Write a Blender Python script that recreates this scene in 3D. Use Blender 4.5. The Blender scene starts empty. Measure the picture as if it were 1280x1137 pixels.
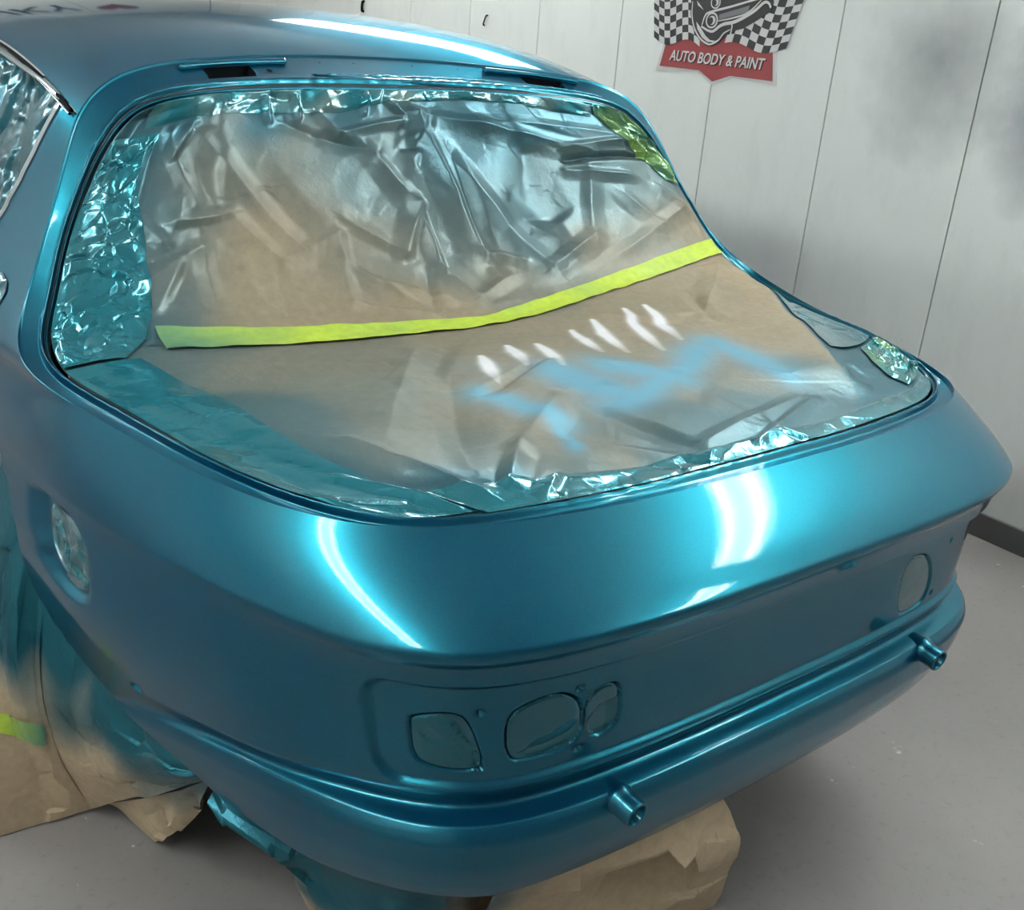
import bpy, bmesh, math, random
import numpy as np
from mathutils import Matrix, Vector, noise as mnoise

SC = bpy.context.scene
COL = SC.collection
rng = np.random.default_rng(7)
random.seed(7)

# ------------------------------------------------------------------ camera
CAM_POS = (-1.18, -0.78, 1.42)
CAM_RIGHT = Vector((0.7990375854, -0.5968687963, 0.0727088513))
CAM_DOWN = Vector((-0.175393140, -0.347032466, -0.921306525))
CAM_FWD = Vector((0.5751314488, 0.7234059076, -0.3819786766))
cam_data = bpy.data.cameras.new('camera')
cam_data.sensor_width = 36.0
cam_data.lens = 1310.0 / 1280.0 * 36.0
cam_data.clip_start = 0.02
cam = bpy.data.objects.new('camera', cam_data)
COL.objects.link(cam)
m = Matrix.Identity(4)
for i in range(3):
    m[i][0] = CAM_RIGHT[i]; m[i][1] = -CAM_DOWN[i]; m[i][2] = -CAM_FWD[i]; m[i][3] = CAM_POS[i]
cam.matrix_world = m
SC.camera = cam

# ------------------------------------------------------------------ world, exposure
w = bpy.data.worlds.new('world'); SC.world = w; w.use_nodes = True
bg = w.node_tree.nodes['Background']
bg.inputs[0].default_value = (0.8, 0.85, 0.9, 1); bg.inputs[1].default_value = 0.05
SC.view_settings.view_transform = 'Standard'
SC.view_settings.look = 'None'
SC.view_settings.gamma = 1.0
SC.view_settings.use_curve_mapping = False
SC.view_settings.exposure = 0.06
TUBE_POWER = 36.0        # emission strength of one fluorescent tube

# room extents (metres); car points to +Y, its tail faces the camera
WALL_R, WALL_L, WALL_F, WALL_B, CEIL = 1.912, -2.35, 6.9, -2.9, 2.75

# ------------------------------------------------------------------ helpers
def link(o, parent=None):
    COL.objects.link(o)
    if parent is not None: o.parent = parent
    return o
def props(o, label=None, cat=None, group=None, kind=None):
    if label: o['label'] = label
    if cat: o['category'] = cat
    if group: o['group'] = group
    if kind: o['kind'] = kind
    return o
def empty(name, loc, label, cat, group=None):
    o = bpy.data.objects.new(name, None); o.location = loc
    link(o); props(o, label, cat, group); return o
def mesh_np(name, V, F, mat, parent=None, smooth=True, col=None):
    """V (n,3) world coordinates, F faces (array or list): one mesh object, parented without moving"""
    V = np.asarray(V, float)
    me = bpy.data.meshes.new(name)
    if isinstance(F, np.ndarray):
        n, k = F.shape
        me.vertices.add(len(V)); me.vertices.foreach_set("co", V.ravel().astype(np.float32))
        me.loops.add(n * k); me.loops.foreach_set("vertex_index", F.ravel().astype(np.int32))
        me.polygons.add(n)
        me.polygons.foreach_set("loop_start", np.arange(0, n * k, k, dtype=np.int32))
        me.update(calc_edges=True)
    else:
        me.from_pydata([tuple(v) for v in V], [], F)
    if col is not None:
        at = me.color_attributes.new("spray", "FLOAT_COLOR", "POINT")
        c = np.asarray(col, np.float32)
        if c.shape[1] == 3: c = np.hstack([c, np.ones((len(c), 1), np.float32)])
        at.data.foreach_set("color", c.ravel())
    if smooth: me.polygons.foreach_set("use_smooth", [True] * len(me.polygons))
    me.materials.append(mat)
    o = bpy.data.objects.new(name, me)
    link(o, parent)
    if parent is not None and parent.type == "EMPTY":
        o.matrix_parent_inverse = Matrix.Translation(-Vector(parent.location))
    return o
def grid_faces(nr, nc, mask=None, flip=False):
    a = np.arange(nr * nc).reshape(nr, nc)
    f = np.stack([a[:-1, :-1], a[:-1, 1:], a[1:, 1:], a[1:, :-1]], -1).reshape(-1, 4)
    if flip: f = f[:, ::-1]
    if mask is not None: f = f[mask.ravel()]
    return f
def compact(V, F):
    used = np.unique(F); idx = -np.ones(len(V), int); idx[used] = np.arange(len(used))
    return V[used], idx[F], used
def bs(ctrl, u):
    """clamped uniform cubic b-spline through control polygon, evaluated at u"""
    ctrl = np.asarray(ctrl, float); m = len(ctrl)
    kn = np.concatenate([[0] * 3, np.linspace(0, 1, m - 2), [1] * 3])
    u = np.clip(np.asarray(u, float), 0, 1 - 1e-9)
    B = np.zeros((len(u), m + 3))
    for i in range(m + 2):
        B[:, i] = (u >= kn[i]) & (u < kn[i + 1])
    for d in range(1, 4):
        for i in range(m + 3 - d):
            a = (u - kn[i]) / (kn[i + d] - kn[i]) if kn[i + d] > kn[i] else 0
            b = (kn[i + d + 1] - u) / (kn[i + d + 1] - kn[i + 1]) if i + d + 1 < len(kn) and kn[i + d + 1] > kn[i + 1] else 0
            B[:, i] = a * B[:, i] + b * B[:, i + 1]
    return B[:, :m] @ ctrl
def arclen(P):
    return np.r_[0, np.cumsum(np.linalg.norm(np.diff(P, axis=0), axis=1))]
def at_len(P, s, t):
    """points of polyline P (cumulative length s) at lengths t"""
    return np.stack([np.interp(t, s, P[:, i]) for i in range(P.shape[1])], 1)
def keymap(u, ku, kv):
    """monotone smooth-ish map from u to v through keys (pchip)"""
    ku = np.asarray(ku, float); kv = np.asarray(kv, float)
    h = np.diff(ku); d = np.diff(kv) / h
    mm = np.zeros(len(ku)); mm[0] = d[0]; mm[-1] = d[-1]
    for i in range(1, len(ku) - 1):
        if d[i - 1] * d[i] > 0:
            w1 = 2 * h[i] + h[i - 1]; w2 = h[i] + 2 * h[i - 1]
            mm[i] = (w1 + w2) / (w1 / d[i - 1] + w2 / d[i])
    i = np.clip(np.searchsorted(ku, u) - 1, 0, len(h) - 1)
    t = (u - ku[i]) / h[i]
    return ((1 + 2 * t) * (1 - t) ** 2 * kv[i] + t * (1 - t) ** 2 * h[i] * mm[i]
            + t * t * (3 - 2 * t) * kv[i + 1] + t * t * (t - 1) * h[i] * mm[i + 1])
def sstep(a, b, x):
    t = np.clip((np.asarray(x, float) - a) / (b - a), 0, 1); return t * t * (3 - 2 * t)
def norm(v): return v / np.maximum(np.linalg.norm(v, axis=-1, keepdims=True), 1e-12)

# ------------------------------------------------------------------ materials
def new_mat(name):
    mt = bpy.data.materials.new(name); mt.use_nodes = True
    nt = mt.node_tree; b = nt.nodes['Principled BSDF']; return mt, nt, b
def N(nt, t, **k):
    n = nt.nodes.new(t)
    for a, v in k.items(): setattr(n, a, v)
    return n
def L(nt, a, b): nt.links.new(a, b)
def noise_tex(nt, scale, detail=4, rough=.55, coord='Object', vec=None, stretch=None):
    tc = N(nt, 'ShaderNodeTexCoord'); src = tc.outputs[coord]
    if stretch:
        mp = N(nt, 'ShaderNodeMapping'); mp.inputs['Scale'].default_value = stretch
        L(nt, src, mp.inputs['Vector']); src = mp.outputs[0]
    n = N(nt, 'ShaderNodeTexNoise'); n.inputs['Scale'].default_value = scale
    n.inputs['Detail'].default_value = detail; n.inputs['Roughness'].default_value = rough
    L(nt, src, n.inputs['Vector']); return n
def ramp(nt, fac, stops):
    r = N(nt, 'ShaderNodeValToRGB'); e = r.color_ramp.elements
    while len(e) < len(stops): e.new(.5)
    for el, (p, c) in zip(e, stops):
        el.position = p; el.color = c if len(c) == 4 else (*c, 1)
    L(nt, fac, r.inputs[0]); return r
def mixc(nt, fac, a, b, mode='MIX'):
    x = N(nt, 'ShaderNodeMix', data_type='RGBA', blend_type=mode)
    for s, v in ((0, fac), (6, a), (7, b)):
        if hasattr(v, 'is_linked') or hasattr(v, 'links'): L(nt, v, x.inputs[s])
        else: x.inputs[s].default_value = v if s == 0 else ((*v, 1) if len(v) == 3 else v)
    return x.outputs[2]
def simple(name, col, rough=.5, metal=0., coat=0., spec=.5):
    mt, nt, b = new_mat(name)
    b.inputs['Base Color'].default_value = (*col, 1); b.inputs['Roughness'].default_value = rough
    b.inputs['Metallic'].default_value = metal; b.inputs['Coat Weight'].default_value = coat
    b.inputs['Specular IOR Level'].default_value = spec
    return mt
def bump(nt, b, h, strength=.2, dist=.01):
    n = N(nt, 'ShaderNodeBump'); n.inputs['Strength'].default_value = strength; n.inputs['Distance'].default_value = dist
    L(nt, h, n.inputs['Height']); L(nt, n.outputs[0], b.inputs['Normal'])

def car_paint():
    """metallic basecoat: flakes over a bluish pigment, both under clearcoat"""
    mt, nt, b = new_mat('teal_metallic_paint')
    fl = noise_tex(nt, 1400, 1, .5)
    c = ramp(nt, fl.outputs[0], [(.3, (0.012, 0.205, 0.275)), (.7, (0.033, 0.315, 0.400))])
    L(nt, c.outputs[0], b.inputs['Base Color'])
    b.inputs['Metallic'].default_value = 1.0
    b.inputs['Specular Tint'].default_value = (.33, .62, .77, 1)
    b.inputs['Roughness'].default_value = .31
    p = N(nt, 'ShaderNodeBsdfPrincipled'); p.inputs['Base Color'].default_value = (.0001, .028, .085, 1)
    p.inputs['Roughness'].default_value = .5; p.inputs['Specular IOR Level'].default_value = .05
    op = noise_tex(nt, 260, 2, .5)
    n = N(nt, 'ShaderNodeBump'); n.inputs['Strength'].default_value = .02; n.inputs['Distance'].default_value = .002
    L(nt, op.outputs[0], n.inputs['Height'])
    for q in (b, p):
        q.inputs['Coat Weight'].default_value = 1.0; q.inputs['Coat Roughness'].default_value = .03
        q.inputs['Coat IOR'].default_value = 1.34; L(nt, n.outputs[0], q.inputs['Coat Normal'])
    mx = N(nt, 'ShaderNodeMixShader'); mx.inputs[0].default_value = .50
    L(nt, p.outputs[0], mx.inputs[1]); L(nt, b.outputs[0], mx.inputs[2])
    L(nt, mx.outputs[0], nt.nodes['Material Output'].inputs[0])
    return mt
PAINT = car_paint()
DARK = simple('black_cavity', (.006, .008, .01), .7, spec=.05)
CHROME = simple('bright_trim', (.75, .77, .8), .12, 1.)
def wall_mat():
    mt, nt, b = new_mat('booth_wall_panel')
    a = noise_tex(nt, .55, 4, .5, 'Object')
    c1 = ramp(nt, a.outputs[0], [(.3, (.74, .745, .725)), (.62, (.85, .85, .82))])
    g = noise_tex(nt, 9, 6, .7, 'Object', stretch=(1, 1, .35))
    c2 = ramp(nt, g.outputs[0], [(.30, (.80, .80, .80)), (.5, (1, 1, 1))])
    s = noise_tex(nt, 60, 3, .6, 'Object', stretch=(1, 1, .4))
    c3 = ramp(nt, s.outputs[0], [(.22, (.62, .62, .62)), (.30, (1, 1, 1))])
    x = mixc(nt, .30, c1.outputs[0], c2.outputs[0], 'MULTIPLY')
    x = mixc(nt, .35, x, c3.outputs[0], 'MULTIPLY')
    # soft-edged grey clouds mixed into the panel colour at fixed spots
    tc = N(nt, 'ShaderNodeTexCoord')
    def cloud(cy, cz, ry, rz, x, col, amt):
        mp = N(nt, 'ShaderNodeMapping'); mp.inputs['Location'].default_value = (0, -cy / ry, -cz / rz)
        mp.inputs['Scale'].default_value = (0, 1 / ry, 1 / rz)
        L(nt, tc.outputs['Object'], mp.inputs['Vector'])
        ln = N(nt, 'ShaderNodeVectorMath', operation='LENGTH'); L(nt, mp.outputs[0], ln.inputs[0])
        nz = noise_tex(nt, 5, 4, .6, 'Object')
        ad = N(nt, 'ShaderNodeMath', operation='MULTIPLY_ADD'); ad.inputs[1].default_value = .55
        L(nt, nz.outputs[0], ad.inputs[0]); L(nt, ln.outputs[1], ad.inputs[2])
        r = ramp(nt, ad.outputs[0], [(.25, (amt,) * 3), (1.45 if False else 1.0, (0, 0, 0))])
        return mixc(nt, r.outputs[0], x, col)
    x = cloud(1.16, 1.40, .46, .46, x, (.27, .275, .28), .95)
    x = cloud(.82, 1.28, .24, .42, x, (.22, .225, .25), 1.0)
    x = cloud(1.70, .68, .34, .26, x, (.50, .47, .49), .40)
    x = cloud(1.45, .45, .26, .14, x, (.46, .44, .46), .4)
    x = cloud(.55, .22, .6, .18, x, (.52, .49, .47), .5)
    L(nt, x, b.inputs['Base Color']); b.inputs['Roughness'].default_value = .45
    b.inputs['Specular IOR Level'].default_value = .35
    return mt
def floor_mat():
    mt, nt, b = new_mat('grey_floor_paint')
    a = noise_tex(nt, 2.2, 5, .55)
    c1 = ramp(nt, a.outputs[0], [(.3, (.205, .187, .182)), (.7, (.27, .247, .240))])
    g = noise_tex(nt, 45, 5, .75)
    c2 = ramp(nt, g.outputs[0], [(.25, (.6, .6, .6)), (.45, (1, 1, 1))])
    x = mixc(nt, .7, c1.outputs[0], c2.outputs[0], 'MULTIPLY')
    s = noise_tex(nt, 11, 9, .78, stretch=(1.6, .8, 1))
    r = ramp(nt, s.outputs[0], [(.635, (0, 0, 0)), (.67, (1, 1, 1))])
    x = mixc(nt, r.outputs[0], x, (.62, .60, .59))
    L(nt, x, b.inputs['Base Color']); b.inputs['Roughness'].default_value = .5
    rr = ramp(nt, a.outputs[0], [(.3, (.38,) * 3), (.7, (.55,) * 3)]); L(nt, rr.outputs[0], b.inputs['Roughness'])
    bump(nt, b, g.outputs[0], .12, .004)
    return mt
WALLM = wall_mat(); FLOORM = floor_mat()
CEILM = simple('ceiling_white', (.62, .63, .63), .6)
SEAM = simple('panel_joint_grey', (.22, .22, .22), .8)  # grey backing seen in the gaps between panels
BASEM = simple('grey_baseboard', (.105, .10, .098), .5)
# ------------------------------------------------------------------ room
def box_np(x0, x1, y0, y1, z0, z1):
    V = np.array([(x, y, z) for z in (z0, z1) for y in (y0, y1) for x in (x0, x1)], float)
    F = [(0, 2, 3, 1), (4, 5, 7, 6), (0, 1, 5, 4), (2, 6, 7, 3), (0, 4, 6, 2), (1, 3, 7, 5)]
    return V, F
def boxes(name, lst, mat, parent=None, bev=0., smooth=False):
    V = []; F = []
    for bx in lst:
        v, f = box_np(*bx); n = sum(len(a) for a in V); V.append(v); F += [tuple(i + n for i in q) for q in f]
    o = mesh_np(name, np.vstack(V), F, mat, parent, smooth)
    if bev:
        md = o.modifiers.new('bevel', 'BEVEL'); md.width = bev; md.segments = 2; md.limit_method = 'ANGLE'
    return o
T = .1
o = boxes('floor', [(WALL_L - T, WALL_R + T, WALL_B - T, WALL_F + T, -T, 0)], FLOORM); props(o, kind='structure')
o = boxes('ceiling', [(WALL_L - T, WALL_R + T, WALL_B - T, WALL_F + T, CEIL, CEIL + T)], CEILM); props(o, kind='structure')
wr = boxes('wall_right', [(WALL_R + .02, WALL_R + .02 + T, WALL_B - T, WALL_F + T, 0, CEIL)], SEAM); props(wr, kind='structure')
k = -7
PW = .5355
while 1.02 + PW * k < WALL_F - .02:
    y0 = max(1.02 + PW * k, WALL_B); y1 = min(1.02 + PW * (k + 1), WALL_F)
    if y1 > y0 + .05:
        boxes('panel', [(WALL_R, WALL_R + .021, y0 + .0022, y1 - .0022, .0, CEIL)], WALLM, wr, bev=.0025)
    k += 1
wl = boxes('wall_left', [(WALL_L - T - .02, WALL_L - .02, WALL_B - T, WALL_F + T, 0, CEIL)], SEAM); props(wl, kind='structure')
for k in range(9):
    y0 = WALL_B + k * 1.09; y1 = min(y0 + 1.09, WALL_F)
    if y1 > y0: boxes('panel', [(WALL_L - .021, WALL_L, y0 + .003, y1 - .003, 0, CEIL)], WALLM, wl, bev=.003)
wf = boxes('wall_front', [(WALL_L - T, WALL_R + T, WALL_F + .02, WALL_F + .02 + T, 0, CEIL)], SEAM); props(wf, kind='structure')
for k in range(4):
    x0 = WALL_L + k * (WALL_R - WALL_L) / 4; x1 = WALL_L + (k + 1) * (WALL_R - WALL_L) / 4
    boxes('panel', [(x0 + .003, x1 - .003, WALL_F, WALL_F + .021, 0, CEIL)], WALLM, wf, bev=.003)
wb = boxes('wall_back', [(WALL_L - T, WALL_R + T, WALL_B - T, WALL_B, 0, CEIL)], simple('booth_door_grey', (.16, .16, .16), .6)); props(wb, kind='structure')
o = boxes('baseboard_right', [(WALL_R - .012, WALL_R - .0005, WALL_B, WALL_F, 0, .082)], BASEM, bev=.003); props(o, kind='structure')

# ------------------------------------------------------------------ fluorescent fixtures on the ceiling
FIXM = simple('fixture_white_enamel', (.8, .8, .8), .35)
tubem, nt, b = new_mat('fluorescent_tube')
b.inputs['Base Color'].default_value = (.9, .9, .9, 1)
b.inputs['Emission Color'].default_value = (.93, 1.0, .98, 1); b.inputs['Emission Strength'].default_value = TUBE_POWER
lensm, nt, b = new_mat('glowing_reflector_lens')
b.inputs['Base Color'].default_value = (.9, .9, .9, 1)
b.inputs['Emission Color'].default_value = (.93, 1.0, .98, 1); b.inputs['Emission Strength'].default_value = TUBE_POWER * .36
def tube_np(P0, P1, r, n=10):
    P0 = np.array(P0, float); P1 = np.array(P1, float); d = norm(P1 - P0)
    a = np.cross(d, [0, 0, 1]); a = norm(a if np.linalg.norm(a) > .01 else np.cross(d, [1, 0, 0])); c = np.cross(d, a)
    th = np.arange(n) * 2 * np.pi / n
    ring = np.cos(th)[:, None] * a + np.sin(th)[:, None] * c
    V = np.vstack([P0 + r * ring, P1 + r * ring])
    F = [(i, (i + 1) % n, n + (i + 1) % n, n + i) for i in range(n)] + [tuple(range(n))[::-1], tuple(range(n, 2 * n))]
    return V, F
def fixture(c, axis_y0, axis_y1, facing, label, ntube=2, width=.26):
    """booth light set at 45 degrees in the corner of wall and ceiling; c = (x, z) of its centre, facing = +1 looks to +x"""
    n = np.array([facing, 0, -1.]) / 2 ** .5; wv = np.array([1., 0, facing]) / 2 ** .5
    ym = (axis_y0 + axis_y1) / 2; O = np.array([c[0], ym, c[1]])
    t = empty('fluorescent_fixture', tuple(O), label, 'ceiling light', 'booth light fixtures')
    hl = (axis_y1 - axis_y0) / 2; hw = width / 2
    def bx(l0, l1, w0, w1, n0, n1):
        V = np.array([O + np.array([0, l, 0]) + wv * w_ + n * d for d in (n0, n1) for w_ in (w0, w1) for l in (l0, l1)])
        F = [(0, 2, 3, 1), (4, 5, 7, 6), (0, 1, 5, 4), (2, 6, 7, 3), (0, 4, 6, 2), (1, 3, 7, 5)]
        return V, F
    def multi(name, lst, mat):
        V = []; F = []
        for q in lst:
            v, f = bx(*q); k = sum(len(a) for a in V); V.append(v); F += [tuple(i + k for i in ff) for ff in f]
        return mesh_np(name, np.vstack(V), F, mat, t, False)
    multi('reflector_tray', [(-hl, hl, -hw, hw, -.03, 0)], FIXM)
    multi('frame', [(-hl, hl, -hw - .02, -hw, -.03, .07), (-hl, hl, hw, hw + .02, -.03, .07), (-hl - .02, -hl, -hw - .02, hw + .02, -.03, .07), (hl, hl + .02, -hw - .02, hw + .02, -.03, .07)], FIXM)
    multi('glowing_lens', [(-hl + .02, hl - .02, -hw + .03, hw - .03, .002, .012)], lensm)
    for q in range(ntube):
        cc = (q - (ntube - 1) / 2) * width * .62 / max(ntube - 1, 1)
        P0 = O + np.array([0, -hl + .03, 0]) + wv * cc + n * .04; P1_ = O + np.array([0, hl - .03, 0]) + wv * cc + n * .04
        v, f = tube_np(P0, P1_, .013); mesh_np('tube', v, f, tubem, t)
for (c, y0, y1, fc_, lb) in [
    ((1.66, 2.50), -1.05, 1.15, -1, 'angled white fluorescent booth light high on the right, reflected in the tail edge'),
    ((-2.10, 2.50), -1.05, 1.15, 1, 'angled white fluorescent booth light high on the left, reflected in the rear quarter'),
    ((1.66, 2.50), 2.5, 4.9, -1, 'angled white fluorescent booth light high on the right, reflected in the roof'),
    ((-2.10, 2.50), 2.5, 4.9, 1, 'angled white fluorescent booth light high on the left, reflected along the roof rail'),
    ((1.66, 2.50), -2.45, -1.40, -1, 'angled white fluorescent booth light high on the right, behind the tail'),
    ]:
    fixture(c, y0, y1, fc_, lb)

# ------------------------------------------------------------------ car shell
A_CTRL = [(0.0, 0.1373, 0.85), (0.1008, 0.1373, 0.85), (0.2017, 0.1374, 0.850), (0.3025, 0.1420, 0.8512), (0.4015, 0.1503, 0.8525), (0.4945, 0.1623, 0.8535), (0.5741, 0.1906, 0.8574), (0.6334, 0.2493, 0.8632), (0.6793, 0.3304, 0.8695), (0.7169, 0.4226, 0.8745), (0.7389, 0.5238, 0.8765), (0.7553, 0.6285, 0.8765), (0.777, 0.728, 0.8785), (0.8, 0.8167, 0.8881), (0.7962, 0.8902, 0.9153), (0.7607, 0.9463, 0.9653), (0.729, 0.9933, 1.0399), (0.68, 1.033, 1.1153), (0.6284, 1.0638, 1.1902), (0.5689, 1.0841, 1.2446), (0.4865, 1.0936, 1.2651), (0.3936, 1.102, 1.2752), (0.2962, 1.1116, 1.2806), (0.1974, 1.121, 1.2826), (0.0982, 1.1263, 1.284), (0.0, 1.1263, 1.284)]
B_CTRL = [(0.0, 0.073, 0.8619), (0.1132, 0.073, 0.8619), (0.225, 0.0751, 0.8617), (0.3339, 0.0838, 0.8614), (0.4379, 0.1019, 0.8606), (0.5328, 0.1312, 0.8590), (0.6129, 0.1773, 0.8582), (0.6715, 0.2499, 0.8582), (0.7154, 0.3429, 0.8597), (0.7495, 0.4495, 0.862), (0.7764, 0.563, 0.8651), (0.8028, 0.6755, 0.8707), (0.8312, 0.7787, 0.8803), (0.8417, 0.8679, 0.8978), (0.8175, 0.9401, 0.9334), (0.7764, 0.9954, 0.9912), (0.7349, 1.0356, 1.0694), (0.694, 1.0725, 1.1514), (0.6588, 1.1089, 1.2267), (0.6008, 1.1331, 1.2786), (0.5221, 1.1549, 1.3038), (0.4316, 1.1836, 1.3148), (0.3332, 1.2118, 1.3212), (0.23, 1.2359, 1.3264), (0.1244, 1.252, 1.330), (0.0, 1.252, 1.330)]
C_CTRL = [(0.0, -0.0442, 0.7667), (0.1079, -0.0442, 0.7667), (0.2144, -0.0429, 0.7664), (0.3176, -0.0384, 0.7661), (0.4156, -0.0284, 0.7654), (0.5056, -0.0118, 0.7633), (0.5833, 0.0176, 0.7612), (0.6448, 0.0682, 0.7601), (0.6917, 0.1375, 0.7609), (0.7292, 0.2195, 0.7602), (0.7607, 0.3094, 0.7564), (0.7861, 0.4044, 0.7515), (0.8073, 0.5022, 0.745), (0.8258, 0.6007, 0.7384), (0.8372, 0.7002, 0.7329), (0.8443, 0.8004, 0.7296), (0.850, 0.9007, 0.727), (0.8541, 1.0009, 0.7245)]
TT = np.linspace(0, 1, 1600)
Bd = bs(B_CTRL, TT); Ad = bs(A_CTRL, TT)
Cd = bs(C_CTRL, TT)
Y_FRONT = 2.4
Cd = np.vstack([Cd, np.stack([.8541 + .014 * sstep(1., 2., np.linspace(1.01, Y_FRONT, 120)), np.linspace(1.01, Y_FRONT, 120), np.full(120, .7245)], 1)])
sB, sC, sA = arclen(Bd), arclen(Cd), arclen(Ad)
def near(P, q):
    return int(np.argmin(np.linalg.norm(P - np.array(q), axis=1)))
iseam = near(Bd, (.6588, 1.1089, 1.2267))
# vertical end line of the side at y = Y_FRONT, then outer boundary curve = crease + end line
Ed = np.array([(.8681, Y_FRONT, .7245), (.872, Y_FRONT, .80), (.868, Y_FRONT, .87), (.845, Y_FRONT, .95), (.79, Y_FRONT, 1.05), (.735, Y_FRONT, 1.16), (.69, Y_FRONT, 1.27), (.664, Y_FRONT, 1.335)])
Ed = bs(Ed, np.linspace(0, 1, 300)); 
Od = np.vstack([Cd, Ed[1:]]); sO = arclen(Od)
NU = 560
# u samples along B up to the seam, denser round the rear corner
uB = np.linspace(0, sB[iseam], NU)
kB = [0, sB[near(Bd, (.4379, .10, .86))], sB[near(Bd, (.64, .21, .857))], sB[near(Bd, (.7495, .45, .862))], sB[near(Bd, (.805, .68, .8705))], sB[near(Bd, (.835, .80, .883))], sB[near(Bd, (.83, .90, .915))], sB[near(Bd, (.735, 1.036, 1.069))], sB[iseam]]
kO = [0, sO[near(Od, (.4356, -.025, .765))], sO[near(Od, (.6600, .086, .76))], sO[near(Od, (.778, .37, .753))], sO[near(Od, (.838, .72, .732))], sO[near(Od, (.8681, Y_FRONT, .7245))], sO[near(Od, (.868, Y_FRONT, .875))], sO[near(Od, (.78, Y_FRONT, 1.07))], sO[-1]]
vO = keymap(uB, kB, kO)
Bu = at_len(Bd, sB, uB); Ou = at_len(Od, sO, vO)
iF = int(np.searchsorted(vO, kO[5]))       # columns that carry the lower flank
def plan_normal(P):
    t = np.gradient(P[:, :2], axis=0); t = norm(t); return np.stack([t[:, 1], -t[:, 0], np.zeros(len(P))], 1)
# upper shoulder: bulged cross-sections from hatch edge B to outer boundary O
chord = Ou - Bu
tang = norm(np.gradient(Bu, axis=0))
nrm = norm(np.cross(tang, chord)); 
nrm *= np.sign((nrm * np.array([.8, -.6, .6])).sum(1, keepdims=True))
bul = keymap(uB, kB, [.0035, .0035, .003, .004, .006, .010, .010, .008, .004])
NV1 = 46
vv = np.linspace(0, 1, NV1)
rows = []
for v in vv:
    asym = 1 - sstep(kB[2], kB[4], uB)                    # the tail bends late, the flank evenly
    prof = asym * 6.75 * v * v * (1 - v) + (1 - asym) * 4 * v * (1 - v)
    rows.append(Bu + chord * v + nrm * (bul * prof)[:, None])
P1 = np.array(rows)                          # (NV1, NU, 3)
# lower flank: C -> F2 (swage lip) -> G (underside), on the first iF+1 columns
nF = iF + 1
Cc = Ou[:nF].copy()
F2_CTRL = [(0, -.021, .4915), (.1, -.021, .4915), (.2, -.0205, .4915), (.333, -.0145, .491), (.42, -.006, .491), (.50, .008, .4915), (.56, .033, .4925), (.61, .074, .4920), (.648, .127, .490), (.680, .192, .4855), (.708, .262, .477), (.735, .350, .463), (.760, .448, .444), (.785, .55, .42), (.815, .72, .385), (.838, .95, .35), (.85, 1.3, .33), (.853, Y_FRONT, .33)]
G_CTRL = [(0, .004, .346), (.1, .004, .346), (.2, .005, .347), (.333, .011, .350), (.42, .018, .352), (.50, .030, .354), (.556, .051, .366), (.599, .088, .366), (.633, .140, .360), (.662, .205, .347), (.69, .27, .344), (.712, .36, .340), (.735, .46, .328), (.765, .56, .31), (.80, .72, .29), (.828, .95, .27), (.84, 1.3, .25), (.845, Y_FRONT, .25)]
F2d = bs(F2_CTRL, TT); Gd = bs(G_CTRL, TT); sF, sG = arclen(F2d), arclen(Gd)
vC = vO[:nF]
kC = [kO[0], kO[1], kO[2], kO[3], kO[4], kO[5]]
def okeys(P, s, pts): return [s[near(P, q)] for q in pts]
kF = [0] + okeys(F2d, sF, [(.42, -.006, .491), (.615, .08, .492), (.727, .32, .467), (.808, .68, .39)]) + [sF[-1]]
kG = [0] + okeys(Gd, sG, [(.42, .018, .352), (.603, .094, .353), (.705, .33, .341), (.795, .68, .295)]) + [sG[-1]]
F2u = at_len(F2d, sF, keymap(vC, kC, kF)); Gu = at_len(Gd, sG, keymap(vC, kC, kG))
pn = plan_normal(Cc)
# 'rear' is 1 on the tail, 0 on the flank
yy = Cc[:, 1]; side = np.where(np.arange(nF) > near(Cc, (.6448, .068, .76)), 1, 0)
rear = 1 - sstep(.05, .36, np.where(Cc[:, 0] > .55, yy, -1))
NV2 = 150
v2 = np.linspace(0, 1, NV2 + 1)[1:]
ins = keymap(v2, [0, .02, .045, .10, .22, .50, .80, .86, .93, .965, .98, 1.0], [0, -.0015, -.001, .006, .015, .021, .020, .022, .030, .031, .026, 0.0])
blg = .022 * np.sin(np.pi * v2) ** 1.7
gro = -.0125 * sstep(.86, .962, v2) * (1 - sstep(.970, .998, v2))         # faint step above the swage on the flank
fade = 1 - sstep(.42, .66, np.where(Cc[:, 0] > .6, yy, 0))
P2 = []
for j, v in enumerate(v2):
    base = Cc + (F2u - Cc) * v
    off = -ins[j] * rear + (1 - rear) * (blg[j] * sstep(.08, .8, yy) + gro[j] * fade)
    P2.append(base + pn * off[:, None])
P2 = np.array(P2)
NV3 = 44
v3 = np.linspace(0, 1, NV3 + 1)[1:]
# section F2 -> G: rounded lip, then tucks under
lip = keymap(v3, [0, .08, .20, .45, .8, 1.0], [0, .009, .015, .0155, .008, 0])
P3 = []
for j, v in enumerate(v3):
    base = F2u + (Gu - F2u) * v
    P3.append(base + pn * (lip[j] * (.35 + .65 * rear))[:, None])
P3 = np.array(P3)
und = []
for d_in, dz in ((.004, -.007), (.010, -.010)):
    und.append(Gu - pn * d_in + np.array([0, 0, dz]))
P4 = np.array(und)
low = np.concatenate([P1[:, :nF], P2, P3, P4], 0)        # full stack of rows for the tail and flank
# round the crease C and the other hard lines a little: smooth along the section only
wgt = np.full(low.shape[0], .5)
def vsmooth(G, n, sel=None):
    for _ in range(n):
        M = (G[:-2] + 2 * G[1:-1] + G[2:]) / 4
        if sel is None: G[1:-1] = M
        else: G[1:-1] += (M - G[1:-1]) * sel[1:-1, None, None]
    return G
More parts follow.
